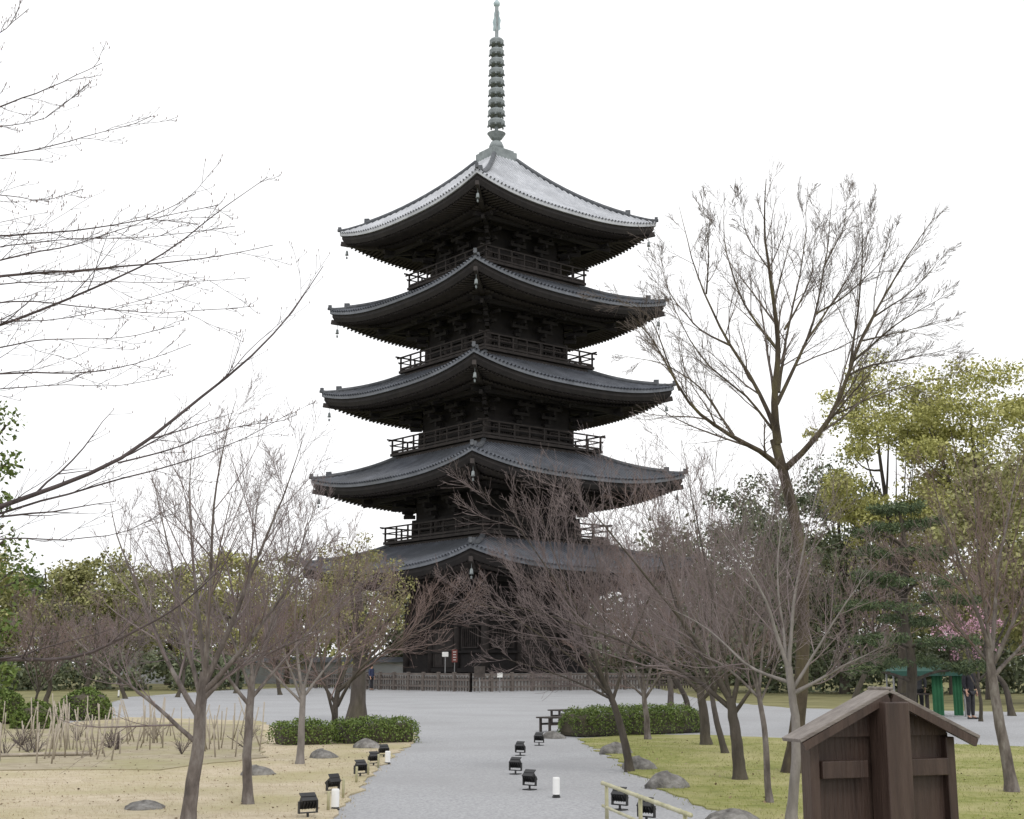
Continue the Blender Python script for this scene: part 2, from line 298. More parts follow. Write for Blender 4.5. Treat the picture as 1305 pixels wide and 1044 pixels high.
for i in range(5):
    He, Hb, zm, fl = HE[i], HB[i], ZC[i]-UP, FL[i]
    if i < 4: Hi, zi = BH[i+1]-.5, FL[i+1]-.4
    else: Hi, zi = 1.15, 41.5
    cc = .72 if i < 4 else .62
    def S(x, h):
        v = np.clip((He-h)/(He-Hi), 0, 1); u = np.minimum(1, np.abs(x)/np.maximum(h, .01))
        return zm+(zi-zm)*(cc*v+(1-cc)*v*v)+UP*u**UE*(1-v)**1.6
    def Z(x, h):
        v = np.clip((He-h)/(He-Hb), 0, 1); u = np.minimum(1, np.abs(x)/np.maximum(h, .01))
        return zm-SO+.15*(He-h)+UP*u**UE*(1-v)**1.6
    parts, sof, raf = [], [], []
    nu, nv = 41, 10
    U, Vv = np.meshgrid(np.linspace(-1, 1, nu), np.linspace(0, 1, nv)); h = He+(Hi-He)*Vv; x = U*h
    top = np.stack([x, -h, S(x, h)], -1)
    e = top[0].copy(); e2 = e.copy(); e2[:, 2] -= .24; e3 = e2.copy(); e3[:, 1] += .3; e3[:, 0] *= (He-.3)/He
    tg = np.concatenate([e3[None], e2[None], top], 0); nr = nv+2
    idx = np.arange(nr*nu).reshape(nr, nu)
    q = np.stack([idx[:-1, :-1], idx[:-1, 1:], idx[1:, 1:], idx[1:, :-1]], -1).reshape(-1, 4)
    xs = np.arange(-He+.2, He-.1, .34); rbP = []
    for xx in xs:
        hs_ = np.linspace(He+.06, max(abs(xx)+.02, Hi), 9); rbP.append(np.stack([np.full(9, xx), -hs_, S(np.full(9, xx), hs_)+.03], -1))
    rbP = np.array(rbP); rV, rQ = tubes(rbP, np.full(rbP.shape[:2], .09), 6)
    # timber eave board below the tile edge, then the sloping soffit
    hx = He-.14
    k1 = np.stack([U[0]*hx, np.full(nu, -hx), S(U[0]*He, np.full(nu, He))-.23], -1); k2 = k1.copy(); k2[:, 2] -= .3
    h2 = He-.3+(Hb-He+.3)*Vv; x2 = U*h2; so_ = np.concatenate([k1[None], k2[None], np.stack([x2, -h2, Z(x2, h2)], -1)], 0); idx2 = np.arange((nv+2)*nu).reshape(nv+2, nu)
    q2 = np.stack([idx2[:-1, :-1], idx2[1:, :-1], idx2[1:, 1:], idx2[:-1, 1:]], -1).reshape(-1, 4)
    r1, r2 = [], []
    for xx in np.arange(-He+.45, He-.4, .36):
        a = np.linspace(He-.28, max(abs(xx)+.05, He-2.3), 5); r1.append(np.stack([np.full(5, xx), -a, Z(np.full(5, xx), a)-.08], -1))
        if abs(xx) < He-2.4:
            a = np.linspace(He-2.0, max(abs(xx)+.05, Hb), 5); r2.append(np.stack([np.full(5, xx), -a, Z(np.full(5, xx), a)-.26], -1))
    r1, r2 = np.array(r1), np.array(r2)
    A1, B1 = tubes(r1, np.full(r1.shape[:2], .1), 4); A2, B2 = tubes(r2, np.full(r2.shape[:2], .12), 4)
    for k in range(4):
        parts += [(rot4(tg.reshape(-1, 3), k), q), (rot4(rV, k), rQ)]
        sof.append((rot4(so_.reshape(-1, 3), k), q2)); raf += [(rot4(A1, k), B1), (rot4(A2, k), B2)]
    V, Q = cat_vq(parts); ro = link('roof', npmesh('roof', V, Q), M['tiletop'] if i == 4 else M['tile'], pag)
    if i == 4: ro['label'] = 'grey tiled top roof with sky reflection painted pale'
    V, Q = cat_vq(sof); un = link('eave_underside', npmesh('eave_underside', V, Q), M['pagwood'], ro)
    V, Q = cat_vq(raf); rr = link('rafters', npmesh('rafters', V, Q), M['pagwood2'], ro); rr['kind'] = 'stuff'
    for k in range(4):
        mb = MB()
        hh = np.linspace(Hi, Hi+.80*(He-Hi), 10); pts = np.stack([-hh, -hh, S(hh, hh)+.16], -1); mb.tube(rot4(pts, k), .19, 8)
        pe = rot4(pts[-1], k)
        mb.box((pe[0], pe[1], pe[2]+.1), (.28, .4, .5), Matrix.Rotation(R(-45+90*k), 3, 'Z'))
        hh = np.linspace(Hi+.76*(He-Hi), He+.12, 8); zz = S(hh, hh)+.12; zz[-1] += .08; zz[-2] += .03
        mb.tube(rot4(np.stack([-hh, -hh, zz], -1), k), .13, 8)
        pe = rot4(np.array([-He, -He, zz[-1]+.08]), k); mb.box(pe, (.22, .25, .36), Matrix.Rotation(R(-45+90*k), 3, 'Z'))
        mb.build('ridge', M['ridge'], ro)
        mb = MB(); a = rot4(np.array([-Hb, -Hb, Z(Hb, Hb)-.3]), k); b = rot4(np.array([-He+1.6, -He+1.6, Z(He-1.6, He-1.6)-.28]), k); c = rot4(np.array([-He+.1, -He+.1, Z(He-.1, He-.1)-.05]), k)
        mb.beam(a, b, .3, .4); mb.beam((a+b)/2, b, .28, .38); mb.beam(b*.98+a*.02, c, .26, .34); mb.build('hip_rafter', M['pagwood2'], ro)
        p = rot4(np.array([-He+.45, -He+.45, Z(He-.45, He-.45)-.6]), k); link('wind_bell', bell_me, None, ro, p)
    # purlins
    mb = MB(); hp = Hb+2.35; zp = zm-SO+.15*(He-hp)-.45
    for k in range(4): mb.beam(rot4((-hp-.9, -hp, zp), k), rot4((hp+.9, -hp, zp), k), .26, .3)
    hp = Hb+1.1; zp = zm-SO+.15*(He-hp)-.5
    for k in range(4): mb.beam(rot4((-hp-.6, -hp, zp), k), rot4((hp+.6, -hp, zp), k), .24, .28)
    mb.build('purlin', M['pagwood'], pag)
    wt = zm-SO+.15*(He-Hb)-2.25
    # wall
    mb = MB(); tw = .12; ztop = wt+2.2
    for k in range(4):
        c = rot4((0, -Hb+tw, (fl+ztop)/2), k); sz = (2*Hb-.1, .12, ztop-fl) if k % 2 == 0 else (.12, 2*Hb-.1, ztop-fl)
        mb.box(c, sz)
        for z, hgt in ((fl+.2, .28), (wt-.15, .3), (wt-.75 if i else wt-1.6, .22), (fl+(wt-fl)*.3, .16)):
            a, b = rot4((-Hb-.05, -Hb-.02, z), k), rot4((Hb+.05, -Hb-.02, z), k); mb.beam(a, b, .34, hgt)
    mb.build('wall', M['pagwood'], pag)
    colm = MB().lathe([(.27, 0), (.27, (wt-fl)*.6), (.24, wt-fl)], 12); cme = colm.mesh('column', True); cme.materials.append(M['pagwood2'])
    bay = 2*Hb/3
    db = MB(); zd0, zd1 = .4, max(1.2, wt-fl-.45)
    if i == 0: zd1 = wt-fl-1.8
    dw = bay*.72
    db.box((0, 0, (zd0+zd1)/2), (dw, .08, zd1-zd0))
    for s in (-1, 1):
        db.box((s*dw/2, -.03, (zd0+zd1)/2), (.12, .14, zd1-zd0)); db.box((s*dw/4, -.06, (zd0+zd1)/2), (dw/2-.2, .05, zd1-zd0-.3))
    dme = db.mesh('door'); dme.materials.append(M['pagwood2'])
    wb = MB(); w0 = min((wt-fl)*.36, zd1-.5); ww = bay*.6
    for s in (-1, 1): wb.box((s*ww/2, -.03, (w0+zd1)/2), (.1, .12, zd1-w0))
    for j in range(8): wb.box((-ww/2+(j+.5)*ww/8, 0, (w0+zd1)/2), (.07, .08, zd1-w0-.1))
    wb.box((0, -.03, w0), (ww, .12, .1)); wb.box((0, -.03, zd1), (ww, .12, .1))
    wme = wb.mesh('lattice_window'); wme.materials.append(M['pagwood2'])
    for k in range(4):
        ang = R(90*k)
        for j in range(3):
            p = rot4((-Hb+bay*j, -Hb, fl), k); link('column', cme, None, pag, p)
        for j in (1, 2):
            p = rot4((-Hb+bay*j, -Hb-.1, wt), k); link('bracket', brk_me, None, pag, p, ang)
        p = rot4((-Hb, -Hb, wt), k); link('bracket', bk2_me, None, pag, p, ang+R(-45))
        link('door', dme, None, pag, rot4((0, -Hb-.02, fl), k), ang)
        for s in (-1, 1): link('lattice_window', wme, None, pag, rot4((s*bay, -Hb-.03, fl), k), ang)
    if i:
        b_ = BH[i]
        mb = MB(); mb.box((0, 0, fl-.12), (2*b_, 2*b_, .2)); mb.box((0, 0, fl-.42), (2*b_-.5, 2*b_-.5, .28))
        mb.box((0, 0, fl-1.0), (2*b_-1.1, 2*b_-1.1, 1.1))
        for k in range(4):
            for j in range(9):
                xx = -b_+.6+j*(2*b_-1.2)/8; mb.box(rot4((xx, -b_+.4, fl-.75), k), (.3, .5, .3) if k % 2 == 0 else (.5, .3, .3))
        bal = mb.build('balcony', M['pagwood2'], pag)
        for k in range(4):
            mb = MB(); hb = b_-.12
            n = 9
            for j in range(n): mb.box(rot4((-hb+2*hb*j/(n-1)*.999, -hb, fl+.5), k), (.11, .11, 1.02))
            for z, ww_, ex in ((.12, .14, 0), (.62, .08, .25), (1.06, .105, .5)):
                mb.beam(rot4((-hb-ex, -hb, fl+z+.012*(k % 2)), k), rot4((hb+ex, -hb, fl+z+.012*(k % 2)), k), ww_, ww_)
            mb.build('railing', M['pagwood2'], bal)
# podium
mb = MB(); mb.box((0, 0, .45), (15.5, 15.5, .9)); mb.box((0, 0, 1.0), (15.9, 15.9, .26))
for k in range(4):
    for j in range(4): mb.box(rot4((0, -7.9-.3*j, .45-.11*j), k), (3, .6, .9-.22*j) if k % 2 == 0 else (.6, 3, .9-.22*j))
mb.build('podium', M['stone'], pag)
# finial
mb = MB(); mb.box((0, 0, 41.75), (2.36, 2.36, 1.0)); mb.box((0, 0, 42.32), (2.0, 2.0, .25)); mb.box((0, 0, 42.5), (1.2, 1.2, .25))
fin = mb.build('finial', M['bronze'], pag)
MB().lathe([(.62, 42.6), (.6, 42.9), (.45, 43.25), (.2, 43.4), (.15, 43.5), (.15, 55.2), (.05, 55.3)], 16).build('finial_pole', M['bronze'], fin, smooth=True)
MB().lathe([(.12, 43.3), (.45, 43.55), (.72, 43.95), (.76, 44.0), (.5, 44.05), (.12, 43.9)], 16).build('lotus_cup', M['bronze'], fin)
for j in range(9):
    z = 44.75+j*.885; r = .70-.014*j
    rb = MB().lathe([(.13, -.04), (r*.85, -.08), (r, .0), (r*1.02, .28), (r*.85, .42), (.3, .46), (.13, .55)], 14)
    for a in range(8):
        rb.box((math.cos(a*.785)*r*.98, math.sin(a*.785)*r*.98, -.1), (.1, .1, .16))
    rb.build('finial_ring', M['bronze'], fin, (0, 0, z), smooth=False)
mb = MB()
for a in range(4):
    c, s = math.cos(a*math.pi/2+.4), math.sin(a*math.pi/2+.4)
    pr = [(.1, 53.0), (.36, 53.1), (.3, 53.5), (.38, 53.9), (.23, 54.3), (.26, 54.6), (.1, 55.0)]
    for (r0, z0), (r1, z1) in zip(pr, pr[1:]):
        mb.add([(c*.05-s*.02, s*.05+c*.02, z0), (c*r0-s*.02, s*r0+c*.02, z0), (c*r1-s*.02, s*r1+c*.02, z1), (c*.05-s*.02, s*.05+c*.02, z1)], [(0, 1, 2, 3)])
mb.build('flame_ornament', M['patina'], fin)
MB().lathe([(.05, 55.1), (.25, 55.3), (.28, 55.5), (.1, 55.75), (.08, 55.9), (.2, 56.1), (.16, 56.35), (.02, 56.7)], 12).build('jewel', M['patina'], fin, smooth=True)

# fence round the pagoda
fr = root('wooden_fence', 'low brown wooden fence enclosing the foot of the pagoda', 'fence', (PX, PY, 0), R(39.5))
hf = 10.3
pm = MB().box((0, 0, .6), (.16, .16, 1.2)).box((0, 0, 1.22), (.2, .2, .06)).mesh('post'); pm.materials.append(M['fence'])
for k in (0, 3):
    mb = MB()
    for z in (.3, .72, 1.08): mb.beam(rot4((-hf, -hf, z+.01*k), k), rot4((hf, -hf, z+.01*k), k), .07, .12)
    mb.build('rail', M['fence'], fr)
    mb = MB()
    for j in range(70): mb.box(rot4((-hf+.1+j*(2*hf-.2)/69, -hf+.06, .52), k), (.075, .075, .95))
    o = mb.build('pickets', M['fence'], fr)
    for j in range(12): link('post', pm, None, fr, rot4((-hf+2*hf*(j+(.0 if k == 0 else 1))/12, -hf, 0), k))

# ------------------------------------------------------------------ trees
def resample(pts, n, rg, wob=.0):
    pts = np.asarray(pts, float); d = np.r_[0, np.cumsum(np.linalg.norm(np.diff(pts, axis=0), axis=1))]
    s = np.linspace(0, d[-1], n); o = np.stack([np.interp(s, d, pts[:, i]) for i in range(3)], 1)
    for _ in range(2): o[1:-1] = .25*o[:-2]+.5*o[1:-1]+.25*o[2:]
    if wob: o[1:] += np.cumsum(rg.normal(0, wob, (n-1, 3)), 0)*.5
    return o
def spawn(Pt, Rd, n, rg, ang=(30, 60), lf=.5, t0=.2, up=.12, wig=.12, rr=.6, rmin=.003, N=5, lmin=.05, lmax=9, t1=.99):
    B, K, _ = Pt.shape; Ln = np.linalg.norm(np.diff(Pt, axis=1), axis=2).sum(1)
    t = t0+(t1-t0)*((np.arange(n)[None]+rg.random((B, n)))/n)*.99
    ix = t*(K-1); i0 = np.clip(ix.astype(int), 0, K-2); f = (ix-i0)[..., None]; b = np.arange(B)[:, None]
    p = Pt[b, i0]*(1-f)+Pt[b, i0+1]*f; T = nrm(Pt[b, i0+1]-Pt[b, i0]); r = Rd[b, i0]*(1-f[..., 0])+Rd[b, i0+1]*f[..., 0]
    v = rg.normal(size=(B, n, 3)); v -= (v*T).sum(-1, keepdims=True)*T; v = nrm(v)
    a = np.radians(rg.uniform(ang[0], ang[1], (B, n)))[..., None]
    d = np.cos(a)*T+np.sin(a)*v
    ln = np.clip(Ln[:, None]*lf*(1.15-.75*t)*rg.uniform(.55, 1.35, (B, n)), lmin, lmax)
    pts = [p]
    for k in range(1, N):
        d = nrm(d+np.array([0, 0, up])+rg.normal(0, wig, d.shape)); p = p+d*(ln/(N-1))[..., None]; pts.append(p)
    Pn = np.stack(pts, 2).reshape(B*n, N, 3)
    r0 = np.clip(r*rr, rmin, None).reshape(-1, 1); Rn = np.clip(r0*(1-.75*np.arange(N)[None]/(N-1)), rmin*.75, None)
    return Pn, Rn
def build_bare(name, label, base, trunk, r0, limbs, mb_, mt, seed, group=None, n=(10, 8, 4), lf=(.5, .54, .58), up=.08, rmin=None, lr=.46, ang=(20, 48), flare=1.5, wig=.09, t0=.15, rr=.52, fs=None, tpow=.7, t1=.99):
    rg = np.random.default_rng(seed); Y = base[1]
    rmin = rmin or max(.0017, .000145*Y)
    rt = root(name, label, 'tree', base, 0, group)
    tr = resample(trunk, 14, rg, r0*.12); tr[0, 2] = -.05
    rad = r0*(1-.35*np.linspace(0, 1, 14)); rad[0] *= flare; rad[1] *= 1+(flare-1)*.25
    V, Q = tubes(tr[None]-base, rad[None], 12); link('trunk', npmesh('trunk', V, Q, True), mb_, rt)
    L0 = []; R0 = []
    for j, l in enumerate(limbs):
        q = resample(l, 14, rg, .012*np.linalg.norm(np.array(l[-1])-np.array(l[0]))/3); L0.append(q)
        f = fs[j] if fs else lr*rg.uniform(.8, 1.1)
        R0.append(np.clip(r0*f*(1-.92*np.linspace(0, 1, 14)**tpow), rmin*1.2, None))
    P0, Rr0 = np.array(L0), np.array(R0)
    Pc, Rc = P0, Rr0
    V, Q = tubes(P0-base, Rr0, 7); link('limb', npmesh('limb', V, Q, True), mb_, rt)
    parts = []
    for lv, k in enumerate(n):
        Pc, Rc = spawn(Pc, Rc, k, rg, ang, lf[lv], t0 if lv == 0 else .12, up, wig, rr, rmin, 6 if lv == 0 else 5 if lv < 2 else 4, t1=t1)
        parts.append(tubes(Pc-base, Rc, 5 if lv == 0 else 3))
    V, Q = cat_vq(parts); link('crown', npmesh('crown', V, Q, True), mt, rt)
    return rt
def px_tree(name, label, trunk_px, r0, limbs_px, mb_, mt, seed, group=None, spread=.35, **kw):
    rg = np.random.default_rng(seed+500); base = G(*trunk_px[0]); Y = base[1]
    trunk = [base]+[P(x, y, Y) for x, y in trunk_px[1:]]; limbs = []
    for j, l in enumerate(limbs_px):
        ln = np.linalg.norm(P(*l[-1], Y)-P(*l[0], Y)); dY = (1 if j % 2 else -1)*rg.uniform(.25, 1)*spread*ln
        limbs.append([P(x, y, Y+dY*(i/(len(l)-1))) for i, (x, y) in enumerate(l)])
    return build_bare(name, label, base, trunk, r0, limbs, mb_, mt, seed, group, **kw)
def auto_bare(name, label, base, hgt, sp, r0, mb_, mt, seed, group=None, nl=6, fork=.3, **kw):
    rg = np.random.default_rng(seed+900); base = np.array([base[0], base[1], 0.]); ln = rg.normal(0, .08, 2)*hgt
    top = base+np.array([ln[0], ln[1], hgt*fork]); trunk = [base, base+(top-base)*.5+rg.normal(0, .02, 3)*hgt, top]; limbs = []
    for j in range(nl):
        a = 6.283*j/nl+rg.uniform(-.4, .4); rr = sp*rg.uniform(.4, 1) if j else .1*sp; zz = hgt*rg.uniform(.72, 1)
        s = base+(top-base)*rg.uniform(.75, 1); e = np.array([top[0]+math.cos(a)*rr, top[1]+math.sin(a)*rr, zz]); m_ = s*.55+e*.45+np.array([0, 0, -.05*hgt])
        limbs.append([s, m_, e])
    return build_bare(name, label, base, trunk, r0, limbs, mb_, mt, seed, group, **kw)

# left side cherries
px_tree('cherry_tree', 'nearest bare tree left of the path, its trunk leaving the bottom edge', [(238, 1062), (243, 1015), (252, 960), (258, 905), (263, 855)], .078,
    [[(262, 865), (268, 760), (270, 650), (283, 570), (298, 515)], [(258, 900), (235, 800), (215, 690), (196, 610)], [(262, 870), (298, 790), (332, 700), (368, 620), (385, 560)],
     [(257, 920), (215, 850), (185, 770), (150, 690), (140, 640)], [(262, 880), (315, 820), (375, 740), (420, 690)], [(254, 950), (200, 900), (130, 850), (80, 800)], [(260, 890), (300, 850), (350, 830), (410, 800)], [(262, 862), (250, 760), (238, 660), (245, 560)]],
    M['bark'], M['twig'], 11, n=(10, 7, 5))
px_tree('cherry_tree', 'slim bare tree on dry lawn between the leaning trunk and the hedge', [(316, 1028), (314, 965), (318, 905), (322, 860)], .062,
    [[(322, 865), (312, 780), (318, 690), (332, 600)], [(321, 870), (352, 790), (386, 700), (405, 640)], [(320, 880), (288, 790), (250, 715), (232, 650)], [(320, 890), (372, 830), (430, 770), (475, 735)], [(319, 900), (272, 840), (212, 790), (160, 750)], [(321, 875), (360, 760), (372, 680), (365, 620)]],
    M['bark'], M['twig'], 12, n=(11, 8, 5))
px_tree('cherry_tree', 'small pale trunked bare tree in front of the left hedge', [(382, 976), (383, 925), (384, 872)], .066,
    [[(384, 880), (374, 790), (380, 710), (392, 655)], [(384, 885), (412, 800), (452, 735)], [(384, 890), (350, 805), (318, 740)], [(384, 890), (432, 830), (492, 785)], [(384, 895), (330, 840), (280, 810)]],
    M['barkpale'], M['twigred'], 13, n=(11, 8, 4))
px_tree('cherry_tree', 'multi stemmed bare tree standing right at the left hedge', [(428, 947), (427, 910), (434, 868)], .08,
    [[(428, 925), (410, 860), (400, 780), (395, 715)], [(434, 870), (462, 800), (492, 735)], [(432, 880), (500, 825), (560, 790), (612, 765)], [(433, 875), (430, 780), (442, 690)], [(430, 900), (455, 850), (520, 810), (570, 740)], [(430, 900), (390, 840), (345, 790)]],
    M['barkdark'], M['twigred'], 14, lr=.55, n=(11, 8, 4))
# right side cherries
px_tree('cherry_tree', 'leaning bare tree beside the path right of the floodlights', [(803, 985), (797, 950), (786, 908), (772, 876)], .068,
    [[(773, 880), (748, 810), (700, 725), (650, 655), (618, 625)], [(774, 882), (770, 790), (758, 700), (735, 650)], [(775, 885), (738, 845), (680, 800), (620, 765), (585, 770)], [(780, 895), (802, 820), (838, 740), (850, 660)], [(778, 890), (735, 868), (690, 850), (640, 835)], [(774, 880), (720, 790), (680, 740), (640, 720)], [(774, 880), (740, 780), (700, 690), (685, 640)]],
    M['barkdark'], M['twig'], 21, n=(12, 8, 5))
px_tree('cherry_tree', 'thin bare tree behind the leaning one, at the end of the right hedge', [(826, 944), (824, 908), (820, 880)], .075,
    [[(820, 885), (798, 820), (770, 745)], [(821, 885), (842, 800), (832, 700), (805, 640)], [(822, 890), (862, 830), (905, 765)], [(821, 888), (780, 850), (730, 830)], [(821, 885), (815, 780), (790, 700)]],
    M['bark'], M['twigred'], 22, n=(11, 8, 4))
px_tree('cherry_tree', 'bare tree with straight dark trunk at right end of the hedge', [(900, 951), (898, 912), (893, 870)], .115,
    [[(893, 875), (868, 790), (848, 700), (822, 640)], [(894, 875), (902, 780), (890, 690), (880, 610)], [(895, 880), (932, 800), (962, 720)], [(894, 885), (850, 840), (790, 800), (730, 765)], [(896, 890), (940, 850), (1000, 810)]],
    M['barkdark'], M['twigred'], 23, lr=.42, n=(11, 8, 4))
px_tree('cherry_tree', 'stout dark trunked bare tree on the mossy lawn', [(943, 996), (938, 945), (930, 890)], .098,
    [[(931, 895), (890, 820), (832, 740), (770, 665), (728, 615)], [(931, 895), (918, 800), (898, 700), (882, 610), (872, 565)], [(933, 900), (952, 800), (980, 700), (992, 625)], [(934, 905), (880, 860), (800, 820), (722, 790), (655, 772)], [(935, 910), (985, 840), (1050, 770)], [(932, 898), (870, 800), (840, 700), (810, 620)]],
    M['barkdark'], M['twig'], 24, n=(12, 8, 5), lr=.42)
px_tree('cherry_tree', 'thinnest bare sapling on the mossy lawn between two larger trunks', [(981, 1026), (977, 980), (974, 930), (966, 880)], .043,
    [[(966, 882), (940, 800), (900, 730), (850, 680)], [(967, 885), (972, 790), (990, 690), (1003, 620)], [(969, 895), (1002, 820), (1042, 740)], [(968, 890), (925, 850), (850, 812), (775, 795)], [(968, 890), (950, 780), (930, 690)]],
    M['bark'], M['twig'], 25)
px_tree('cherry_tree', 'pale grey slender bare tree just left of the wooden notice board', [(1008, 1054), (1013, 990), (1015, 920), (1004, 850)], .058,
    [[(1005, 855), (975, 760), (930, 690), (885, 640)], [(1005, 855), (1012, 760), (1032, 670), (1050, 590)], [(1009, 880), (1052, 805), (1092, 740), (1132, 700)], [(1007, 870), (960, 855), (900, 800), (832, 765)], [(1010, 885), (1070, 850), (1130, 820)], [(1005, 860), (990, 740), (1000, 640)]],
    M['barkpale'], M['twig'], 26)
px_tree('cherry_tree', 'bare reddish twigged tree at the right edge of the photo', [(1290, 1012), (1281, 950), (1270, 880), (1262, 825)], .08,
    [[(1263, 830), (1230, 740), (1200, 660), (1185, 600)], [(1264, 830), (1272, 720), (1290, 620), (1300, 560)], [(1266, 845), (1302, 770), (1345, 690)], [(1266, 850), (1220, 800), (1170, 740), (1135, 700)], [(1264, 835), (1245, 720), (1240, 620)], [(1268, 860), (1320, 800), (1380, 760)]],
    M['bark'], M['twigred'], 27, n=(11, 8, 5))
# the tall tree
px_tree('tall_bare_tree', 'tall bare tree with high spreading fan of limbs right of the pagoda', [(1012, 987), (1015, 940), (1022, 880), (1027, 800), (1026, 720), (1014, 645), (999, 592), (990, 560)], .12,
    [[(998, 600), (985, 580), (960, 572), (915, 545), (880, 520), (855, 470), (828, 420), (800, 395)], [(988, 548), (965, 490), (918, 420), (888, 345), (868, 262)],
     [(991, 565), (987, 515), (996, 440), (985, 360), (972, 285), (978, 225)], [(990, 515), (1030, 430), (1050, 335), (1062, 240)],
     [(1000, 598), (1022, 575), (1050, 552), (1070, 510), (1082, 470), (1112, 405), (1155, 330), (1190, 280)], [(1078, 480), (1110, 465), (1150, 460), (1228, 440)], [(1085, 462), (1142, 412), (1218, 370)],
     [(994, 450), (940, 380), (920, 310), (920, 242)], [(1060, 533), (1110, 475), (1160, 430)], [(1028, 434), (1085, 350), (1120, 265)], [(935, 555), (890, 490), (840, 460), (780, 450)], [(866, 498), (830, 400), (790, 380), (740, 375)], [(1083, 468), (1095, 385), (1100, 310), (1095, 242)], [(992, 500), (1005, 410), (1020, 320), (1025, 232)], [(990, 555), (950, 500), (900, 470), (860, 400), (845, 335)], [(1000, 420), (1035, 355), (1040, 275)],
     [(1112, 405), (1160, 375), (1212, 318)], [(1095, 435), (1160, 420), (1224, 405)], [(1040, 400), (1075, 380), (1130, 330), (1148, 280)], [(930, 440), (890, 420), (850, 370), (840, 310)], [(900, 375), (905, 320), (895, 250)], [(1060, 530), (1130, 500), (1195, 482), (1225, 472)], [(985, 350), (950, 300), (945, 235)], [(1050, 340), (1075, 290), (1080, 235)]],
    M['barkmoss'], M['twigtall'], 31, n=(11, 8, 4), lf=(.34, .5, .6), up=.045, ang=(16, 40), spread=.4, wig=.075, rr=.5, rmin=.0029, flare=1.9, t0=.1, t1=.93,
    fs=[.46, .36, .64, .31, .48, .2, .2, .24, .17, .19, .2, .16, .22, .26, .22, .18, .15, .15, .16, .17, .14, .15, .13, .13])

# tree off the left edge whose boughs hang over the lawn
def overhang():
    Y = 8.0; rg = np.random.default_rng(79); base = np.array([P(-190, 850, Y)[0], Y, 0.])
    rt = root('overhanging_cherry_tree', 'bare budding boughs reaching in from the left edge against the sky', 'tree', base)
    tr = resample([base, P(-200, 900, Y), P(-195, 600, Y), P(-180, 300, Y), P(-170, 0, Y), P(-160, -150, Y)], 16, rg)
    V, Q = tubes(tr[None]-base, (.16*(1-.6*np.linspace(0, 1, 16)))[None], 12); link('trunk', npmesh('trunk', V, Q, True), M['bark'], rt)
    B = [([(-195, 720), (0, 643), (80, 618), (150, 590), (200, 548), (250, 508), (300, 470), (350, 425), (392, 375), (412, 338)], .021),
         ([(-195, 720), (0, 655), (100, 627), (200, 605), (300, 570), (375, 528)], .011), ([(-185, 400), (0, 352), (90, 347), (180, 337), (280, 328), (345, 314)], .013),
         ([(-185, 450), (0, 420), (60, 392), (130, 368), (210, 328), (270, 280), (337, 232)], .013), ([(-180, 320), (0, 300), (100, 294), (200, 277), (280, 262)], .009),
         ([(-175, 170), (0, 136), (60, 113), (130, 82)], .010), ([(-178, 240), (0, 200), (80, 182), (150, 164), (190, 148)], .008), ([(-190, 500), (0, 470), (100, 472), (170, 462), (245, 432)], .010),
         ([(-195, 860), (0, 836), (60, 841), (120, 835), (180, 800), (250, 762), (312, 692)], .018), ([(-170, 80), (0, 45), (40, 5)], .009), ([(-180, 290), (0, 246), (60, 256), (110, 240)], .006),
         ([(-195, 760), (0, 682), (80, 690), (170, 678), (235, 640)], .008), ([(-190, 430), (0, 385), (80, 390), (170, 400), (300, 398)], .007), ([(150, 590), (210, 575), (290, 545), (360, 535)], .006),
         ([(-185, 470), (0, 443), (70, 430), (150, 432), (225, 415)], .007), ([(-185, 390), (0, 330), (80, 316), (170, 292), (250, 250)], .008), ([(-170, 190), (0, 160), (60, 150), (120, 100)], .006),
         ([(-185, 390), (0, 362), (120, 360), (220, 362), (320, 352)], .006), ([(-185, 345), (0, 318), (90, 305), (180, 306), (300, 288)], .006), ([(-190, 520), (0, 495), (80, 488), (160, 492), (220, 478)], .006), ([(-190, 440), (0, 408), (80, 408), (170, 388), (250, 362)], .006)]
    P0, R0 = [], []
    for l, r in B:
        dY = rg.uniform(-1.2, 1.0); q = resample([P(x, y, Y+dY*i/(len(l)-1)) for i, (x, y) in enumerate(l)], 18, rg, .008); P0.append(q); R0.append(np.clip(r*(1-.88*np.linspace(0, 1, 18)), .0021, None))
    P0, R0 = np.array(P0), np.array(R0)
    V, Q = tubes(P0-base, R0, 7); link('limb', npmesh('limb', V, Q, True), M['bough'], rt)
    P1, R1 = spawn(P0, R0, 8, rg, (10, 36), .25, .2, .018, .09, .5, .0019, 8, .08, .9)
    P2, R2 = spawn(P1, R1, 5, rg, (18, 48), .38, .1, .04, .1, .6, .0015, 5, .04, .35)
    P2b, R2b = spawn(P0, R0, 12, rg, (35, 70), .018, .3, .2, .08, .5, .0015, 4, .025, .07)
    parts = [tubes(P1-base, R1, 5), tubes(P2-base, R2, 4), tubes(P2b-base, R2b, 4)]
    V, Q = cat_vq(parts); link('crown', npmesh('crown', V, Q, True), M['bough'], rt)
    tips = np.concatenate([P2[:, -1], P1[:, -1], P2b[:, -1]]); a = np.stack([tips, tips+np.array([0, 0, .008]), tips+np.array([0, 0, .016])], 1)
    V, Q = tubes(a-base, np.tile(np.array([.002, .003, .0008]), (len(tips), 1)), 5); link('buds', npmesh('buds', V, Q, True), M['twigred'], rt)['kind'] = 'stuff'
overhang()

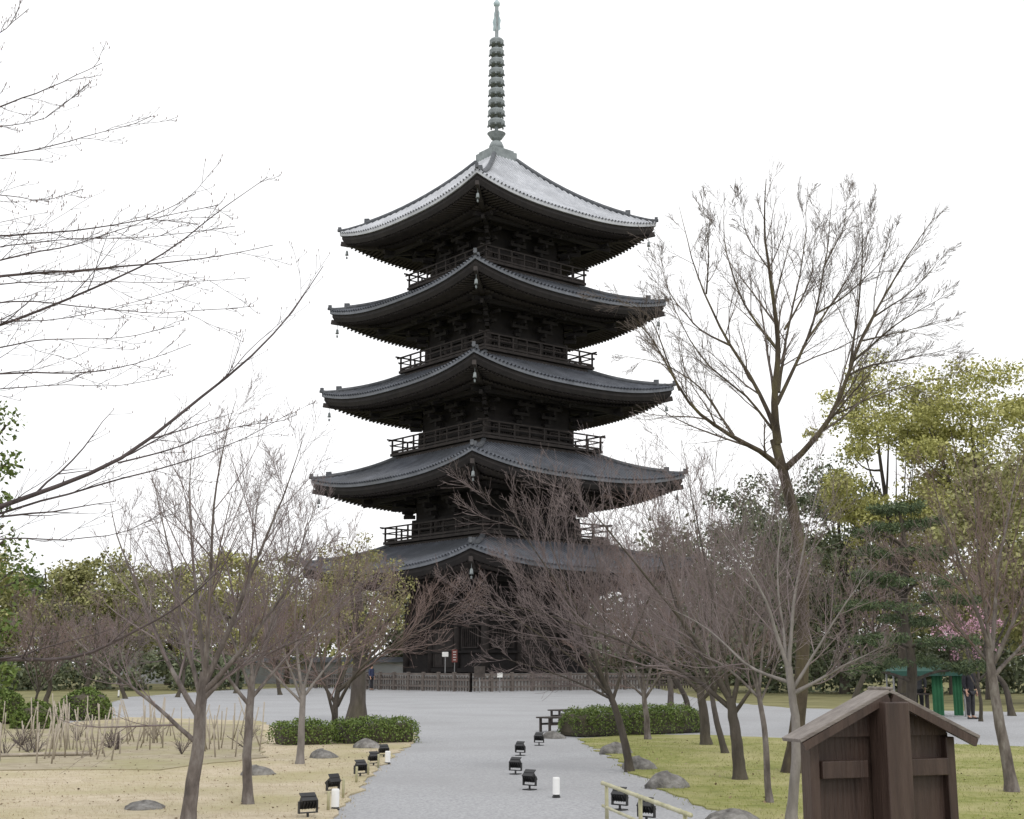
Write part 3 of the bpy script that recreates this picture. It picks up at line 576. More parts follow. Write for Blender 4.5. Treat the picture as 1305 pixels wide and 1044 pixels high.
# leaf clouds
def leaves(cen, rad, n, size, rg, asp=.6):
    cen = np.asarray(cen, float); rad = np.asarray(rad, float); B = len(cen)
    d = nrm(rg.normal(size=(B, n, 3))); r = rg.random((B, n, 1))**.45
    p = (cen[:, None]+d*r*rad[:, None]).reshape(-1, 3); m_ = len(p)
    nn = nrm(rg.normal(size=(m_, 3))+np.array([0, 0, .6])); a = nrm(np.cross(nn, rg.normal(size=(m_, 3)))); b = np.cross(nn, a)
    s = (size*rg.uniform(.6, 1.35, m_))[:, None]
    V = np.stack([p-a*s*.5, p-b*s*asp*.5, p+a*s*.5, p+b*s*asp*.5], 1).reshape(-1, 3)
    return V, np.arange(m_*4).reshape(-1, 4)
def leafy(name, label, base, hgt, sp, ml, seed, group=None, clumps=60, n=130, size=.34, zlo=.3, r0=.25, mbk=None, crad=.28, shape=1.0):
    rg = np.random.default_rng(seed); base = np.array([base[0], base[1], 0.])
    rt = root(name, label, 'tree', base, 0, group)
    top = np.array([rg.normal(0, .1)*sp, rg.normal(0, .1)*sp, hgt*.85])
    trk = resample([np.zeros(3), np.array([.1, .05, hgt*.3]), top], 10, rg, .03); tr = r0*(1-.8*np.linspace(0, 1, 10)); tr[0] *= 1.4
    V, Q = tubes(trk[None], tr[None], 9); link('trunk', npmesh('trunk', V, Q, True), mbk or M['barkdark'], rt)
    d = nrm(rg.normal(size=(clumps, 3))); rr = rg.uniform(.35, 1, (clumps, 1))**.6*rg.uniform(.8, 1.12, (clumps, 1))
    cz = hgt*(1+zlo)/2; hz = hgt*(1-zlo)/2
    cen = d*rr*np.array([sp, sp, hz*.92])*np.array([1, 1, shape])+np.array([0, 0, cz])
    # limbs to some clumps
    li = []
    for c in cen[:14]:
        k = rg.uniform(.3, .8); s = trk[int(k*9)]; li.append(resample([s, s*.5+c*.5+np.array([0, 0, -.03*hgt]), c], 6, rg, .03))
    li = np.array(li); parts = tubes(li, np.tile(r0*.3*(1-.8*np.linspace(0, 1, 6)), (len(li), 1)), 5)
    link('limb', npmesh('limb', *parts, True), mbk or M['barkdark'], rt)
    rad = np.stack([np.full(clumps, sp*crad), np.full(clumps, sp*crad), np.full(clumps, sp*crad*.72)], 1)*rg.uniform(.6, 1.25, (clumps, 1))
    V, Q = leaves(cen, rad, n, size, rg); link('crown', npmesh('crown', V, Q), ml, rt)
    return rt
def at(px, Y): return np.array([P(px, 850, Y)[0], Y, 0.])
def topz(py, Y): return float(P(CX, py, Y)[2])

# left background
bgL = [(-40, 95, 700, 5.5, 'leafolive', 'olive leafed tree at the far left edge behind the round shrubs'),
       (60, 110, 700, 5.2, 'leafdark', 'dark green tree far left, second along the back row'),
       (135, 100, 698, 4.8, 'leafolive', 'olive tree far left behind the flower bed stakes'),
       (215, 118, 708, 5.2, 'leafolive', 'dull olive tree behind the nearest leaning trunk'),
       (295, 108, 696, 5.0, 'leafyellow', 'yellowish tree far behind the slim bare tree on the left'),
       (365, 125, 688, 5.2, 'leafolive', 'olive tree far back left of the pagoda'),
       (500, 130, 740, 5.0, 'leafdark', 'dark low tree behind the left side of the pagoda')]
for j, (px, Y, ty, sp, ml, lb) in enumerate(bgL): leafy('leafy_tree', lb, at(px, Y), topz(ty, Y), sp, M[ml], 100+j, 'leafy trees along the left background', size=.3, zlo=.12, n=190)
b_ = G(410, 921); leafy('leafy_tree', 'yellow green tree with thick trunk just left of the pagoda', (b_[0]+1.0, b_[1], 0), topz(668, b_[1]), 1.65, M['leafgold'], 120, None, 80, 80, .09, .28, .26)
# right background
bgR = [(905, 120, 745, 5.5, 'leafdark', 'dark green tree behind the right side of the pagoda'),
       (985, 90, 600, 5.2, 'leafdark', 'rounded dark evergreen behind the tall bare tree'),
       (1075, 80, 565, 5.0, 'leafdark', 'dark evergreen right of the tall bare trunk'),
       (1150, 70, 455, 4.6, 'leafyellow', 'tall yellow green tree above the layered pine'),
       (1262, 66, 452, 4.6, 'leafyellow', 'tall yellow green tree at the right edge above the bare one'),
       (1215, 78, 565, 5.5, 'leafolive', 'olive evergreen filling the gap behind pine and bare tree'),
       (1330, 58, 540, 4.5, 'leafolive', 'olive tree cut by the right edge of the photo'),
       (1040, 110, 670, 5.5, 'leafolive', 'low olive tree far behind the tall bare trunk')]
for j, (px, Y, ty, sp, ml, lb) in enumerate(bgR):
    yl = ml == 'leafyellow'
    leafy('leafy_tree', lb, at(px, Y), topz(ty, Y), sp, M[ml], 140+j, 'leafy trees along the right background', size=.25 if not yl else .18, zlo=.1 if not yl else .36, n=240 if not yl else 190, crad=.3 if not yl else .21, clumps=70 if not yl else 130)
# far woodland bands
def woodland(label, x0, x1, Y, ztop, clr, n, per, m, seed, size):
    rg = np.random.default_rng(seed); a, b = at(x0, Y), at(x1, Y)
    x = rg.uniform(a[0], b[0], n); tz = ztop*(.78+.18*np.sin(x*.33+seed)+.1*np.sin(x*.9+2*seed)); z = tz*rg.random(n)**.85
    cen = np.stack([x, Y+rg.uniform(-3, 5, n), z], 1); rad = np.full((n, 3), clr)*rg.uniform(.7, 1.3, (n, 1))
    V, Q = leaves(cen, rad, per, size, rg); tag(link('woodland', npmesh('woodland', V, Q), m), label, 'woodland', None, 'stuff')
woodland('far olive woodland closing the view left of the pagoda', -250, 560, 150, 11.5, 2.4, 230, 100, M['leafolive'], 1, .6)
woodland('far dark woodland closing the view right of the pagoda', 680, 1600, 140, 15.5, 2.8, 380, 100, M['leafdark'], 2, .65)
woodland('low dark shrubbery under the trees at the right background', 900, 1600, 82, 4.2, 1.1, 200, 80, M['leafdark'], 3, .35)
woodland('low dark shrubbery right behind the pagoda fence', 740, 960, 118, 4.5, 1.3, 110, 90, M['leafdark'], 5, .4)
woodland('low dark shrubbery along the far left of the plaza', -250, 300, 92, 2.6, .9, 150, 80, M['leafdark'], 4, .35)
# far bare trees
fb = [(40, 928, 3.6, 1.7, .045, 'twigred', 'thin bare tree by the round shrubs at the far left'), (104, 899, 4.4, 2.8, .11, 'twigred', 'wide bare reddish tree behind the larger round shrub'),
      (57, 897, 4.4, 2.4, .12, 'twig', 'bare tree with short stout trunk at the far left'), (160, 891, 4.6, 2.8, .11, 'twig', 'far bare tree behind the flower bed, left of the leaning trunk'),
      (226, 889, 5.4, 3.2, .11, 'twig', 'far bare tree seen through the leaning nearest tree'), (300, 884, 6.0, 3.6, .12, 'twig', 'far bare tree behind the slim lawn tree'),
      (357, 886, 5.6, 3.2, .12, 'twigred', 'far bare tree across the plaza left of the pale trunk'),
      (855, 902, 5.5, 3.2, .13, 'twig', 'far bare tree across the gravel behind the right hedge'), (880, 926, 4.6, 2.6, .09, 'twig', 'bare tree behind the right hedge'),
      (925, 962, 4.0, 1.8, .065, 'twig', 'dark stemmed bare tree close behind the stout trunk'), (1080, 920, 5.2, 3.0, .1, 'twigred', 'bare tree left of the layered pine'), (1290, 913, 6.0, 3.0, .11, 'twigred', 'bare reddish tree behind the stall at the right'),
      (770, 884, 6.0, 3.8, .12, 'twig', 'far bare tree right of the pagoda foot')]
for j, (px, py, h_, sp, r0, mt, lb) in enumerate(fb):
    auto_bare('cherry_tree', lb, G(px, py), h_, sp, r0, M['barkdark'], M[mt], 300+j, 'bare trees across the garden', 7, .3, n=(8, 6, 3) if px < 200 else (8, 6, 4))

# layered pine
def pine():
    base = G(1157, 935); Y = base[1]; rg = np.random.default_rng(5)
    rt = root('pine_tree', 'dark green layered garden pine with flat needle pads', 'tree', base)
    tr = resample([base, P(1165, 850, Y), P(1150, 780, Y), P(1158, 710, Y), P(1148, 655, Y)], 14, rg, .01)
    V, Q = tubes(tr[None]-base, (.15*(1-.75*np.linspace(0, 1, 14)))[None], 10); link('trunk', npmesh('trunk', V, Q, True), M['barkdark'], rt)
    pads = [(1140, 648, 36), (1118, 676, 30), (1178, 668, 30), (1132, 702, 44), (1190, 705, 36), (1108, 735, 34), (1170, 740, 48), (1208, 762, 36), (1118, 772, 44), (1165, 792, 46), (1205, 818, 42), (1118, 815, 36), (1150, 842, 48), (1222, 850, 30), (1105, 850, 30)]
    cen, rad, li = [], [], []
    for x, y, ww in pads:
        c = P(x, y, Y+rg.uniform(-1, .8))-base; s = ww*mpp(Y)
        for q in range(9):
            o = rg.uniform(-1, 1, 3)*np.array([s*.8, s*.7, .09]); cen.append(c+o); rad.append((s*.42, s*.42, .13))
        k = np.argmin(np.abs(tr[:, 2]-base[2]-c[2]+.3)); li.append(resample([tr[k]-base, (tr[k]-base)*.5+c*.5+np.array([0, 0, .08]), c-np.array([0, 0, .08])], 6, rg, .015))
    li = np.array(li); link('limb', npmesh('limb', *tubes(li, np.tile(.05*(1-.7*np.linspace(0, 1, 6)), (len(li), 1)), 6), True), M['barkdark'], rt)
    V, Q = leaves(cen, rad, 170, .13, rg, .2); link('crown', npmesh('crown', V, Q), M['pine'], rt)
pine()
# pink blossom tree
def blossom():
    base = G(1250, 920); rg = np.random.default_rng(6)
    rt = auto_bare('blossom_tree', 'small pink blossoming tree behind the stall at the right', base, topz(775, base[1]), 1.2, .06, M['barkdark'], M['twigdark'], 400, None, 6, .35, n=(5, 4), lf=(.5, .5))
    cen = rg.normal(size=(50, 3))*np.array([.5, .5, .34])+np.array([-.2, 0, topz(805, base[1])]); V, Q = leaves(cen, np.full((50, 3), .18), 28, .055, rg, .9)
    link('blossom', npmesh('blossom', V, Q), M['blossom'], rt)
blossom()
# leafy evergreen at the left edge
def edge():
    Y = 9.5; rg = np.random.default_rng(8); base = at(-75, Y)
    rt = root('evergreen_tree', 'glossy leaved evergreen poking in at the left edge', 'tree', base)
    tr = resample([base, P(-75, 800, Y), P(-60, 600, Y), P(-50, 500, Y)], 12, rg, .01); V, Q = tubes(tr[None]-base, (.06*(1-.7*np.linspace(0, 1, 12)))[None], 9); link('trunk', npmesh('trunk', V, Q, True), M['barkdark'], rt)
    cl = [(5, 540, 30), (-30, 520, 40), (10, 590, 22), (-40, 620, 50), (5, 690, 30), (25, 720, 32), (-10, 740, 45), (0, 640, 20), (-50, 800, 50), (5, 800, 26), (-60, 700, 60), (10, 860, 18), (-50, 560, 50), (35, 740, 22), (-20, 880, 40)]
    cen = np.array([P(x, y, Y+rg.uniform(-.3, .3))-base for x, y, s in cl]); rad = np.array([[s*mpp(Y)]*3 for _, _, s in cl])
    li = np.array([resample([tr[np.argmin(np.abs(tr[:, 2]-c[2]+.25))]-base, c*.9+(tr[6]-base)*.1, c], 5, rg, .01) for c in cen]); link('limb', npmesh('limb', *tubes(li, np.full(li.shape[:2], .009), 5), True), M['barkdark'], rt)
    V, Q = leaves(cen, rad, 120, .045, rg, .5); link('crown', npmesh('crown', V, Q), M['leafmid'], rt)
edge()

# ------------------------------------------------------------------ hedges and shrubs
def hedge(label, a, b, dep, hgt, seed, m='leafmid'):
    a, b = np.array(a), np.array(b); L_ = np.linalg.norm(b-a); rg = np.random.default_rng(seed); ang = math.atan2(b[1]-a[1], b[0]-a[0])
    rt = root('hedge', label, 'hedge', (a+b)/2*np.array([1, 1, 0]), ang)
    MB().box((0, 0, hgt*.42), (L_-.25, dep-.25, hgt*.8)).build('core', M['barkdark'], rt, bevel=.1)
    n = int(9500*L_*dep/3); th = rg.random(n)*math.pi; x = rg.uniform(-1, 1, n)
    cs, sn = np.cos(th), np.sin(th); taper = (1-np.abs(x)**7)**.5
    y = np.sign(cs)*np.abs(cs)**.6*dep/2*(.35+.65*taper); z = np.abs(sn)**.6*hgt*(.5+.5*taper)
    lump = 1+.06*np.sin(x*L_*4+seed)+.05*np.sin(x*L_*9+y*6)
    p = np.stack([x*L_/2, y*lump, z*lump], 1)+rg.normal(0, .025, (n, 3)); p[:, 2] = np.abs(p[:, 2])
    V, Q = leaves(p, np.full((n, 3), .02), 1, .045, rg, .6); link('foliage', npmesh('foliage', V, Q), M[m], rt)
hedge('clipped green hedge left of the path, shorter left piece', G(346, 951), G(424, 949), .95, .48, 1)
hedge('clipped green hedge left of the path, longer piece by the path', G(424, 949), G(526, 946), 1.05, .5, 2)
hedge('clipped dark green hedge beyond the leaning tree right of the path', G(722, 940), G(888, 933), 1.15, .63, 3)
def shrub(label, px, py, wpx, hpx, seed):
    b = G(px, py); s = wpx/2*mpp(b[1]); h_ = hpx*mpp(b[1]); rg = np.random.default_rng(seed)
    rt = root('round_shrub', label, 'shrub', b)
    MB().lathe([(.1, 0), (s*.8, .05), (s*.92, h_*.45), (s*.7, h_*.8), (s*.2, h_*.95)], 16).build('core', M['barkdark'], rt, smooth=True)
    n = 5200; d = nrm(rg.normal(size=(n, 3))); d[:, 2] = np.abs(d[:, 2])**.8; lump = 1+.06*np.sin(d[:, 0]*6+seed)*np.cos(d[:, 1]*5)
    p = d*np.array([s, s, h_])*(lump*rg.normal(1, .03, n))[:, None]; V, Q = leaves(p, np.full((n, 3), .02), 1, .075, rg, .6); link('foliage', npmesh('foliage', V, Q), M['leafmid'], rt)
shrub('larger clipped round shrub at the far left edge of the plaza', 107, 918, 66, 38, 1); shrub('smaller clipped round shrub nearer the left edge', 46, 930, 60, 33, 2); shrub('round shrub cut by the left edge of the photo', 5, 922, 50, 40, 3)

# ------------------------------------------------------------------ rocks
def rock(label, px, py, wpx, hpx, seed):
    b = G(px, py); s = wpx/2*mpp(b[1]); h_ = hpx*mpp(b[1])*1.15; rg = np.random.default_rng(seed); nu, nv = 20, 10
    ph = rg.uniform(0, 6.28, 12); vs, fs = [], []
    for j in range(nv):
        t = j/(nv-1)*math.pi*.55
        for i in range(nu):
            a = i/nu*6.2832; r = 1+.14*math.sin(2*a+ph[0])+.1*math.sin(3*a+ph[1]+t*2)+.06*math.sin(5*a+ph[2]+3*t)+.05*math.sin(7*a+ph[4]+5*t)+rg.normal(0, .025)
            vs.append((s*r*math.sin(t)*math.cos(a), s*.7*r*math.sin(t)*math.sin(a), h_*(math.cos(t)*(.9+.1*math.sin(a+ph[3])))))
    for j in range(nv-1):
        for i in range(nu): fs.append((j*nu+i, (j+1)*nu+i, (j+1)*nu+(i+1) % nu, j*nu+(i+1) % nu))
    fs.append(tuple(range(nu)))
    o = MB().add(vs, fs).build('rock', M['rock'], None, b, smooth=True); o.rotation_euler = (0, 0, rg.uniform(-.4, .4))
    tag(o, label, 'rock', 'garden rocks on the lawns')
for j, a in enumerate([('flat grey rock on dry lawn left of the nearest trunk', 182, 1034, 60, 12), ('grey rock on dry lawn beside the slim tree', 327, 990, 44, 13), ('rock on dry lawn right of the pale trunk', 412, 968, 40, 12),
    ('rock at the right end of the left hedge', 468, 955, 40, 12), ('pale flat rock left of the leaning tree foot', 786, 962, 40, 14), ('rock at the foot of the leaning tree', 816, 982, 44, 16), ('largest rock in front of the leaning tree', 852, 1006, 56, 20), ('rock cut by the bottom edge near the bamboo rail', 930, 1052, 76, 18), ('small rock by the bench end', 706, 942, 28, 9)]): rock(*a, 40+j)

# ------------------------------------------------------------------ lights along the path
def floodlight(label, px, py, yaw, pitch=30, s=1.0):
    s *= .93; b = G(px, py); rt = root('floodlight', label, 'floodlight', b, R(yaw), 'black floodlights along the path')
    MB().box((0, 0, .012), (.16*s, .16*s, .024)).tube([(0, 0, .02), (0, 0, .09*s)], .014, 8).build('base', M['black'], rt)
    mb = MB()
    for q in (-1, 1): mb.box((q*.12*s, 0, .15*s), (.012, .035, .14*s))
    mb.box((0, 0, .085*s), (.252*s, .035, .012)); mb.build('yoke', M['black'], rt)
    rm = Matrix.Rotation(R(pitch), 3, 'X'); mb = MB(); c = Vector((0, 0, .2*s))
    mb.box(c, (.21*s, .075*s, .13*s), rm)
    for q in range(5): mb.box(c+rm @ Vector(((-.08+.04*q)*s, -.05*s, 0)), (.008, .03*s, .1*s), rm)
    mb.box(c+rm @ Vector((0, .065*s, .068*s)), (.21*s, .07*s, .008), rm)
    h_ = mb.build('lamp_head', M['black'], rt, bevel=.006)
    MB().box(c+rm @ Vector((0, .04*s, 0)), (.18*s, .008, .1*s), rm).build('lens', M['glass'], h_)
for a in [('black floodlight on left path edge, nearest the camera', 392, 1045, 35, 35, .95), ('black floodlight tipped upward beside the nearer left white lamp', 424, 1014, 50, 55, .9), ('black floodlight third along the left path edge', 459, 992, 40, 35, .9), ('black floodlight fourth along the left path edge', 476, 978, 35, 40, .85), ('black floodlight farthest along the left path edge', 489, 967, 30, 35, .85),
          ('black floodlight at right path edge, farthest from the camera', 687, 951, -30, 35, .95), ('black floodlight second from the bench on right path edge', 663, 964, -35, 40, .9), ('black floodlight third from the bench on right path edge', 657, 988, -30, 35, .9), ('black floodlight left of the white lamp on the gravel', 675, 1008, -40, 40, .92), ('black floodlight behind the bamboo rail, left one', 790, 1034, -40, 40, .9), ('black floodlight behind the bamboo rail, right one', 824, 1050, -40, 45, .9)]: floodlight(*a)
def lamp(label, px, py, hpx):
    b = G(px, py); h_ = hpx*mpp(b[1]); rt = root('path_lamp', label, 'lamp', b, 0, 'white path lamps')
    MB().lathe([(.05, 0), (.05, .03), (.042, .035), (.042, h_*.2)], 14).build('base', M['black'], rt)
    MB().lathe([(.045, h_*.2), (.045, h_*.94), (.04, h_), (.01, h_*1.01)], 16).build('lamp_shade', M['white'], rt, smooth=False)
lamp('white cylinder lamp on left path edge, nearer one', 427, 1034, 27); lamp('white cylinder lamp on left path edge, farther one', 494, 975, 17); lamp('white cylinder lamp alone on gravel right of the floodlights', 709, 1018, 26); lamp('tiny white lamp by the far left lawn edge', 151, 889, 9)

# bamboo rail and posts
a, b = P(768, 998, 14.3), P(878, 1043, 11.3); b[2] = a[2]
rt = root('bamboo_rail', 'low pale bamboo rail fence at right path edge', 'fence', (a[0], a[1], 0)); o3 = np.array([a[0], a[1], 0])
for z, rs_ in ((a[2], 1.15), (a[2]*.42, .85)):
    e = (b-a)*1.03; n = 9; pts, rs = [], []
    for k in range(n):
        for dz, rr in ((0, .021), (.08, .017), (.9, .017)): pts.append(a+e*(k+dz)/n-o3); rs.append(rr*rs_)
    for p_ in pts: p_[2] = z
    MB().tube(pts, rs, 10).build('rail', M['bamboo'], rt, smooth=True)
for t in (.06, .5, .97):
    p_ = a+(b-a)*t-o3; MB().tube([(p_[0], p_[1]+.04, 0), (p_[0], p_[1]+.04, a[2]+.015)], .02, 10).build('post', M['bamboo'], rt, smooth=True)
for j, (px, py, h_) in enumerate([(418, 1036, 26), (437, 1020, 26), (454, 1000, 22), (469, 990, 20), (482, 980, 18)]):
    bs = G(px, py); o = MB().tube([(0, 0, 0), (.003, 0, h_*mpp(bs[1])*.9), (0, .002, h_*mpp(bs[1]))], [.018, .017, .016], 10).build('bamboo_post', M['bamboo'], None, bs, smooth=True)
    tag(o, ['nearest', 'second', 'third', 'fourth', 'farthest'][j]+' short bamboo post along the left path edge', 'post', 'bamboo posts on the left path edge')

# garden stakes
rgs = np.random.default_rng(21); pool = []
for j in range(4):
    h_ = .5+.14*j; me = MB().tube([(0, 0, -.03), (.005*j, 0, h_*.5), (0, .004, h_)], [.014, .013, .012], 7).mesh('garden_stake', True); me.materials.append(M['stake']); pool.append(me)
k = 0
while k < 120:
    px, py = rgs.uniform(-15, 335), rgs.uniform(934, 978)
    if py > 966+.05*(330-px): continue
    b = G(px, py)
    for s in (-1, 1):
        o = link('garden_stake', pool[rgs.integers(4)], None, None, b+np.array([s*rgs.uniform(.02, .25), rgs.normal(0, .1), .04])); o.rotation_euler = (rgs.normal(0, .15), s*rgs.uniform(-.08, .36)*-1, 0)
        tag(o, 'slim pale garden stake standing in the bare flower bed', 'stake', 'garden stakes in the flower bed'); k += 1
a, b = G(0, 968), G(118, 966); tag(MB().tube([(0, 0, .07), tuple((b-a)/2+np.array([0, 0, .08])), tuple(b-a+np.array([0, 0, .07]))], .03, 8).build('log_edging', M['stake'], None, a, smooth=True), 'weathered low log edging at the front of the flower bed', 'edging')
# dry plants in the bed
for j in range(14):
    b = G(rgs.uniform(0, 320), rgs.uniform(935, 968)); rg = np.random.default_rng(700+j); n = 12
    d = nrm(rg.normal(size=(n, 3))*np.array([.5, .5, .2])+np.array([0, 0, 1])); l_ = rg.uniform(.2, .5, n)
    pts = np.stack([d*0, d*l_[:, None]*.5, d*l_[:, None]+np.array([0, 0, -.03])], 1); P1, R1 = spawn(pts, np.full((n, 3), .005), 4, rg, (25, 60), .5, .3, .1, .1, .7, .003, 4)
    V, Q = cat_vq([tubes(pts, np.full((n, 3), .005), 4), tubes(P1, R1, 3)]); tag(link('dry_plant', npmesh('dry_plant', V, Q), M['twigdark'], None, b+np.array([0, 0, .03])), 'leafless dry shrub among the stakes in the flower bed', 'plant', 'dry plants in the flower bed')

# ------------------------------------------------------------------ benches
def bench(label, px, py, wpx, yaw):
    b = G(px, py); w_ = wpx*mpp(b[1]); rt = root('park_bench', label, 'bench', b, R(yaw))
    mb = MB()
    for k in range(4): mb.box((0, -.21+.14*k, .36), (w_, .11, .035))
    mb.build('seat', M['bench'], rt); mb = MB()
    mb.box((0, .22, .2), (w_-.2, .035, .05)); mb.box((0, -.16, .2), (w_-.2, .035, .05)); mb.build('stretcher', M['bench'], rt)
    for s in (-1, 1):
        for y in (-.16, .18): MB().box((s*(w_/2-.08), y, .17), (.05, .05, .34)).build('leg', M['bench'], rt)
bench('dark slatted backless bench beside the right hedge, nearer one', 714, 933, 58, 40); bench('dark slatted backless bench behind the nearer one at the plaza edge', 726, 921, 54, 40)

# ------------------------------------------------------------------ notice board
nb = P(1116, 879, 6.5); rt = root('notice_board', 'brown wooden notice board with small gabled roof, seen from behind', 'notice board', (nb[0], nb[1], 0), R(20)); zp = nb[2]
hw, hw2 = .405, .505; sl_ = .45
pt_ = zp-.035-sl_*hw
MB().box((-hw/2-.01, .02, pt_/2+.06), (hw-.02, .04, pt_-.1)).build('panel', M['board'], rt, bevel=.004)
MB().box((hw/2+.01, .02, pt_/2+.06), (hw-.02, .04, pt_-.1)).build('panel', M['board'], rt, bevel=.004)
for s in (-1, 1): MB().box((s*(hw-.02), 0, (pt_-.01)/2), (.05, .085, pt_-.01)).build('frame_post', M['board'], rt, bevel=.005)
mb = MB(); zb = pt_-.0; y0, y1 = -.028, .052
mb.add([(-hw+.03, y0, zb), (hw-.03, y0, zb), (hw-.03, y0, zp-.03-sl_*hw+.012), (0, y0, zp-.035), (-hw+.03, y0, zp-.03-sl_*hw+.012), (-hw+.03, y1, zb), (hw-.03, y1, zb), (hw-.03, y1, zp-.03-sl_*hw+.012), (0, y1, zp-.035), (-hw+.03, y1, zp-.03-sl_*hw+.012)],
       [(0, 1, 2, 3, 4), (9, 8, 7, 6, 5), (0, 5, 6, 1), (1, 6, 7, 2), (4, 3, 8, 9)]); mb.build('gable', M['board'], rt)
MB().box((.0, -.095, (zp-.05)/2), (.135, .14, zp-.06)).build('centre_post', M['board'], rt, bevel=.006)
for s in (-1, 1):
    MB().box((s*.23, -.03, 1.125), (.25, .06, .08)).build('batten', M['board'], rt, bevel=.004)
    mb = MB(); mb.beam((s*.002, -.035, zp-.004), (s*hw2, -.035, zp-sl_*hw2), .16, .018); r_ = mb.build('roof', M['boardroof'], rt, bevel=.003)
    MB().beam((s*.01, -.107, zp-.035), (s*(hw2-.02), -.107, zp-.035-sl_*(hw2-.02)), .022, .038).build('bargeboard', M['board'], r_)
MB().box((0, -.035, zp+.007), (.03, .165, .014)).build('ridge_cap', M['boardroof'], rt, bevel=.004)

# ------------------------------------------------------------------ signs near the fence
def signpost(name, label, px, py, topy, m, wpx, hpx, pole=True):
    b = G(px, py); s = mpp(b[1]); h_ = (py-topy)*s; rt = root(name, label, 'sign', b)
    MB().tube([(0, 0, 0), (0, 0, h_)], .035, 8).build('pole', M['steel'], rt)
    MB().box((0, -.05, h_-hpx*s/2), (wpx*s, .03, hpx*s)).build('sign_plate', M[m], rt, bevel=.01)
    return rt, h_, s
signpost('sign_post', 'small white plate on thin grey pole left of the pagoda fence corner', 567, 881, 832, 'sign', 8, 6)
rt, h_, s = signpost('sign_post', 'red sign on a post beside the pagoda fence', 579, 880, 829, 'red', 7, 16)
for k in range(4): MB().box((0, -.068, h_-(3+3.3*k)*s), (.22-.03*(k % 2), .006, .05)).build('lettering', M['sign'], rt)
signpost('sign_post', 'dark information board by the pagoda fence corner', 611, 883, 850, 'bench', 14, 14)
signpost('sign_post', 'small white notice by the pagoda fence right of its corner', 637, 883, 858, 'sign', 7, 6)

# ------------------------------------------------------------------ back wall, stall, people
a = at(150, 128); b = at(540, 128); Lw = b[0]-a[0]
rt = root('boundary_wall', 'long low grey wall with tiled cap behind the left trees', 'wall', ((a[0]+b[0])/2, 128, 0))
MB().box((0, 0, 1.0), (Lw, .5, 2.0)).build('wall_body', M['plaster'], rt)
MB().add([(-Lw/2, -.6, 2.0), (Lw/2, -.6, 2.0), (Lw/2, .6, 2.0), (-Lw/2, .6, 2.0), (-Lw/2, 0, 2.5), (Lw/2, 0, 2.5)], [(0, 1, 5, 4), (2, 3, 4, 5), (0, 4, 3), (1, 2, 5), (0, 3, 2, 1)]).build('tiled_cap', M['tile'], rt)
sb = G(1186, 914); rt = root('market_stall', 'small stall with teal canopy and bright green side cloths by the pine', 'stall', sb, R(-8))
for x in (-1.1, 1.1):
    for y in (0, 1.6): MB().tube([(x, y, 0), (x, y, 1.5)], .03, 8).build('post', M['steel'], rt)
mb = MB().add([(-1.2, -.15, 1.45), (1.2, -.15, 1.45), (1.2, 1.75, 1.45), (-1.2, 1.75, 1.45), (-.8, .8, 1.68), (.8, .8, 1.68)], [(0, 1, 5, 4), (2, 3, 4, 5), (0, 4, 3), (1, 2, 5)])
mb.box((0, -.16, 1.38), (2.4, .02, .15)); mb.build('canopy', M['teal'], rt)
for x0, x1 in ((.1, .45), (.75, 1.05)):
    vs, fs = [], []
    for k in range(13):
        xx = x0+(x1-x0)*k/12; yy = .05+.035*math.sin(k*1.6); vs += [(xx, yy, .05), (xx, yy, 1.34)]
    for k in range(12): fs.append((2*k, 2*k+2, 2*k+3, 2*k+1))
    MB().add(vs, fs).build('curtain', M['green'], rt, smooth=True)
MB().box((-.5, .5, .72), (1.1, .6, .05)).box((-.95, .5, .35), (.05, .5, .7)).box((0, .5, .35), (.05, .5, .7)).build('table', M['bench'], rt)

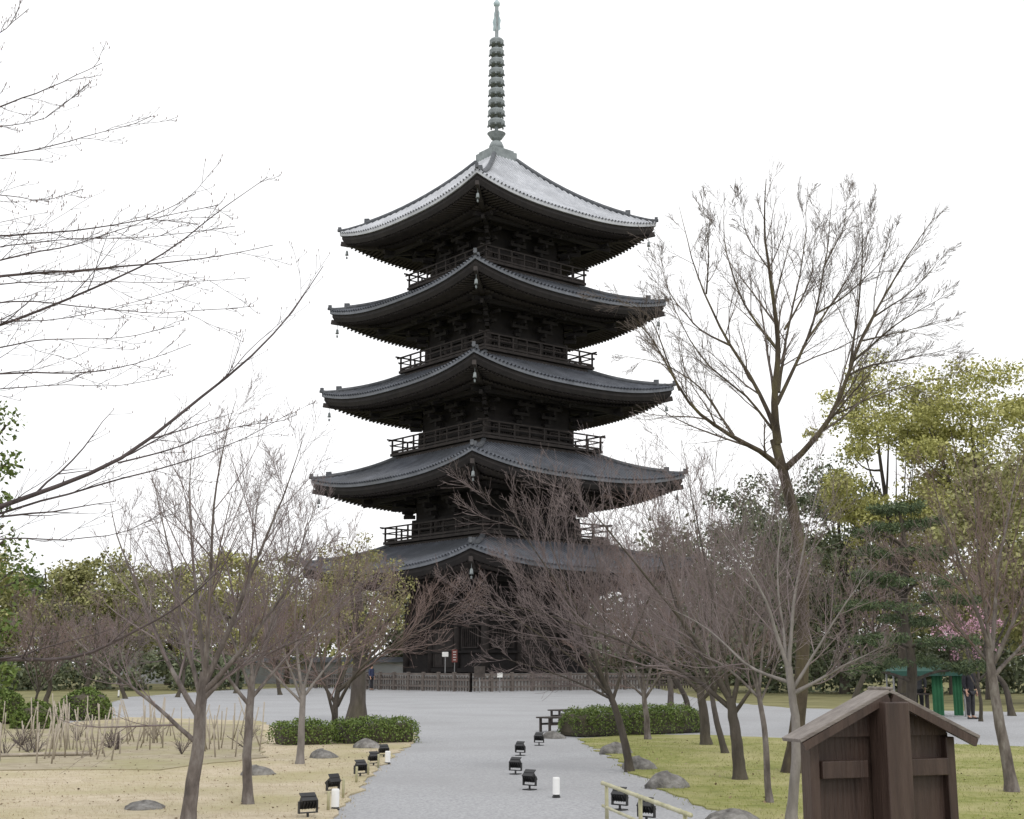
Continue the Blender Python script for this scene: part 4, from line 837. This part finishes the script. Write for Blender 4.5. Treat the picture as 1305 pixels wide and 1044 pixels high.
def skinmesh(name, verts, edges, m, parent, sub=1):
    me = bpy.data.meshes.new(name); me.from_pydata([v[:3] for v in verts], edges, []); me.update()
    o = link(name, me, m, parent); md = o.modifiers.new('skin', 'SKIN'); md.use_smooth_shade = True
    for i, v in enumerate(verts): me.skin_vertices[0].data[i].radius = (v[3], v[4] if len(v) > 4 else v[3])
    me.skin_vertices[0].data[0].use_root = True
    sd = o.modifiers.new('sub', 'SUBSURF'); sd.levels = sub; sd.render_levels = sub
    return o
def person(label, base, yaw, coat, trouser, s=1.0):
    rt = root('person', label, 'person', base, R(yaw)); rt.scale = (s, s, s)
    v = [(0, 0, .95, .13, .1), (0, 0, 1.12, .12, .09), (0, 0, 1.34, .15, .1), (0, 0, 1.48, .05), (0, -.015, 1.56, .07, .08), (0, -.01, 1.66, .08, .09), (0, -.095, 1.6, .016)]
    e = [(0, 1), (1, 2), (2, 3), (3, 4), (4, 5), (4, 6)]
    for q in (-1, 1):
        o = len(v); v += [(q*.18, 0, 1.41, .06), (q*.24, .02, 1.14, .045), (q*.23, -.07, .91, .03), (q*.23, -.09, .84, .03, .02)]; e += [(2, o), (o, o+1), (o+1, o+2), (o+2, o+3)]
        for f, (dy, ln) in enumerate(((-.03, .065), (-.01, .075), (.01, .07), (.028, .055))):
            k = len(v); v += [(q*.232, -.09+dy, .80, .009), (q*.222, -.1+dy, .80-ln, .008)]; e += [(o+3, k), (k, k+1)]
        k = len(v); v += [(q*.21, -.135, .83, .01), (q*.205, -.15, .79, .009)]; e += [(o+3, k), (k, k+1)]
        o = len(v); v += [(q*.09, 0, .86, .085), (q*.1, -.015, .5, .06), (q*.1, .02, .09, .042), (q*.115, -.14, .035, .035)]; e += [(0, o), (o, o+1), (o+1, o+2), (o+2, o+3)]
    skinmesh('body', v, e, M['skin'], rt)
    v = [(0, 0, 1.12, .16, .13), (0, 0, 1.34, .185, .135), (0, 0, 1.45, .09), (0, 0, .82, .19, .15)]; e = [(0, 1), (1, 2), (0, 3)]
    for q in (-1, 1): o = len(v); v += [(q*.19, 0, 1.41, .078), (q*.245, .02, 1.14, .065), (q*.235, -.055, .94, .05)]; e += [(1, o), (o, o+1), (o+1, o+2)]
    skinmesh('coat', v, e, M[coat], rt)
    v = [(0, 0, .93, .15, .12)]; e = []
    for q in (-1, 1): o = len(v); v += [(q*.095, 0, .84, .1), (q*.1, -.012, .5, .075), (q*.1, .015, .1, .062)]; e += [(0, o), (o, o+1), (o+1, o+2)]
    skinmesh('trousers', v, e, M[trouser], rt)
    for q in (-1, 1): MB().lathe([(.03, 0), (.055, .01), (.055, .06), (.04, .1)], 10).box((0, -.09, .035), (.09, .16, .07)).build('shoe', M['black'], rt, (q*.105, .0, 0), bevel=.01)
    MB().lathe([(.1, 1.60), (.112, 1.66), (.1, 1.74), (.05, 1.785), (.005, 1.79)], 14, (0, .018, 0)).box((0, .06, 1.6), (.16, .07, .14)).build('hair', M['hair'], rt, smooth=True)
person('person in dark coat standing beside the green stall cloths', G(1238, 917), 30, 'coat', 'trouser', .95)
person('person in grey coat standing under the teal canopy', G(1172, 912), -15, 'coatgrey', 'trouser', .95)
person('distant person in navy coat walking by the fence left of the pagoda', G(473, 880), 60, 'coatblue', 'trouser')
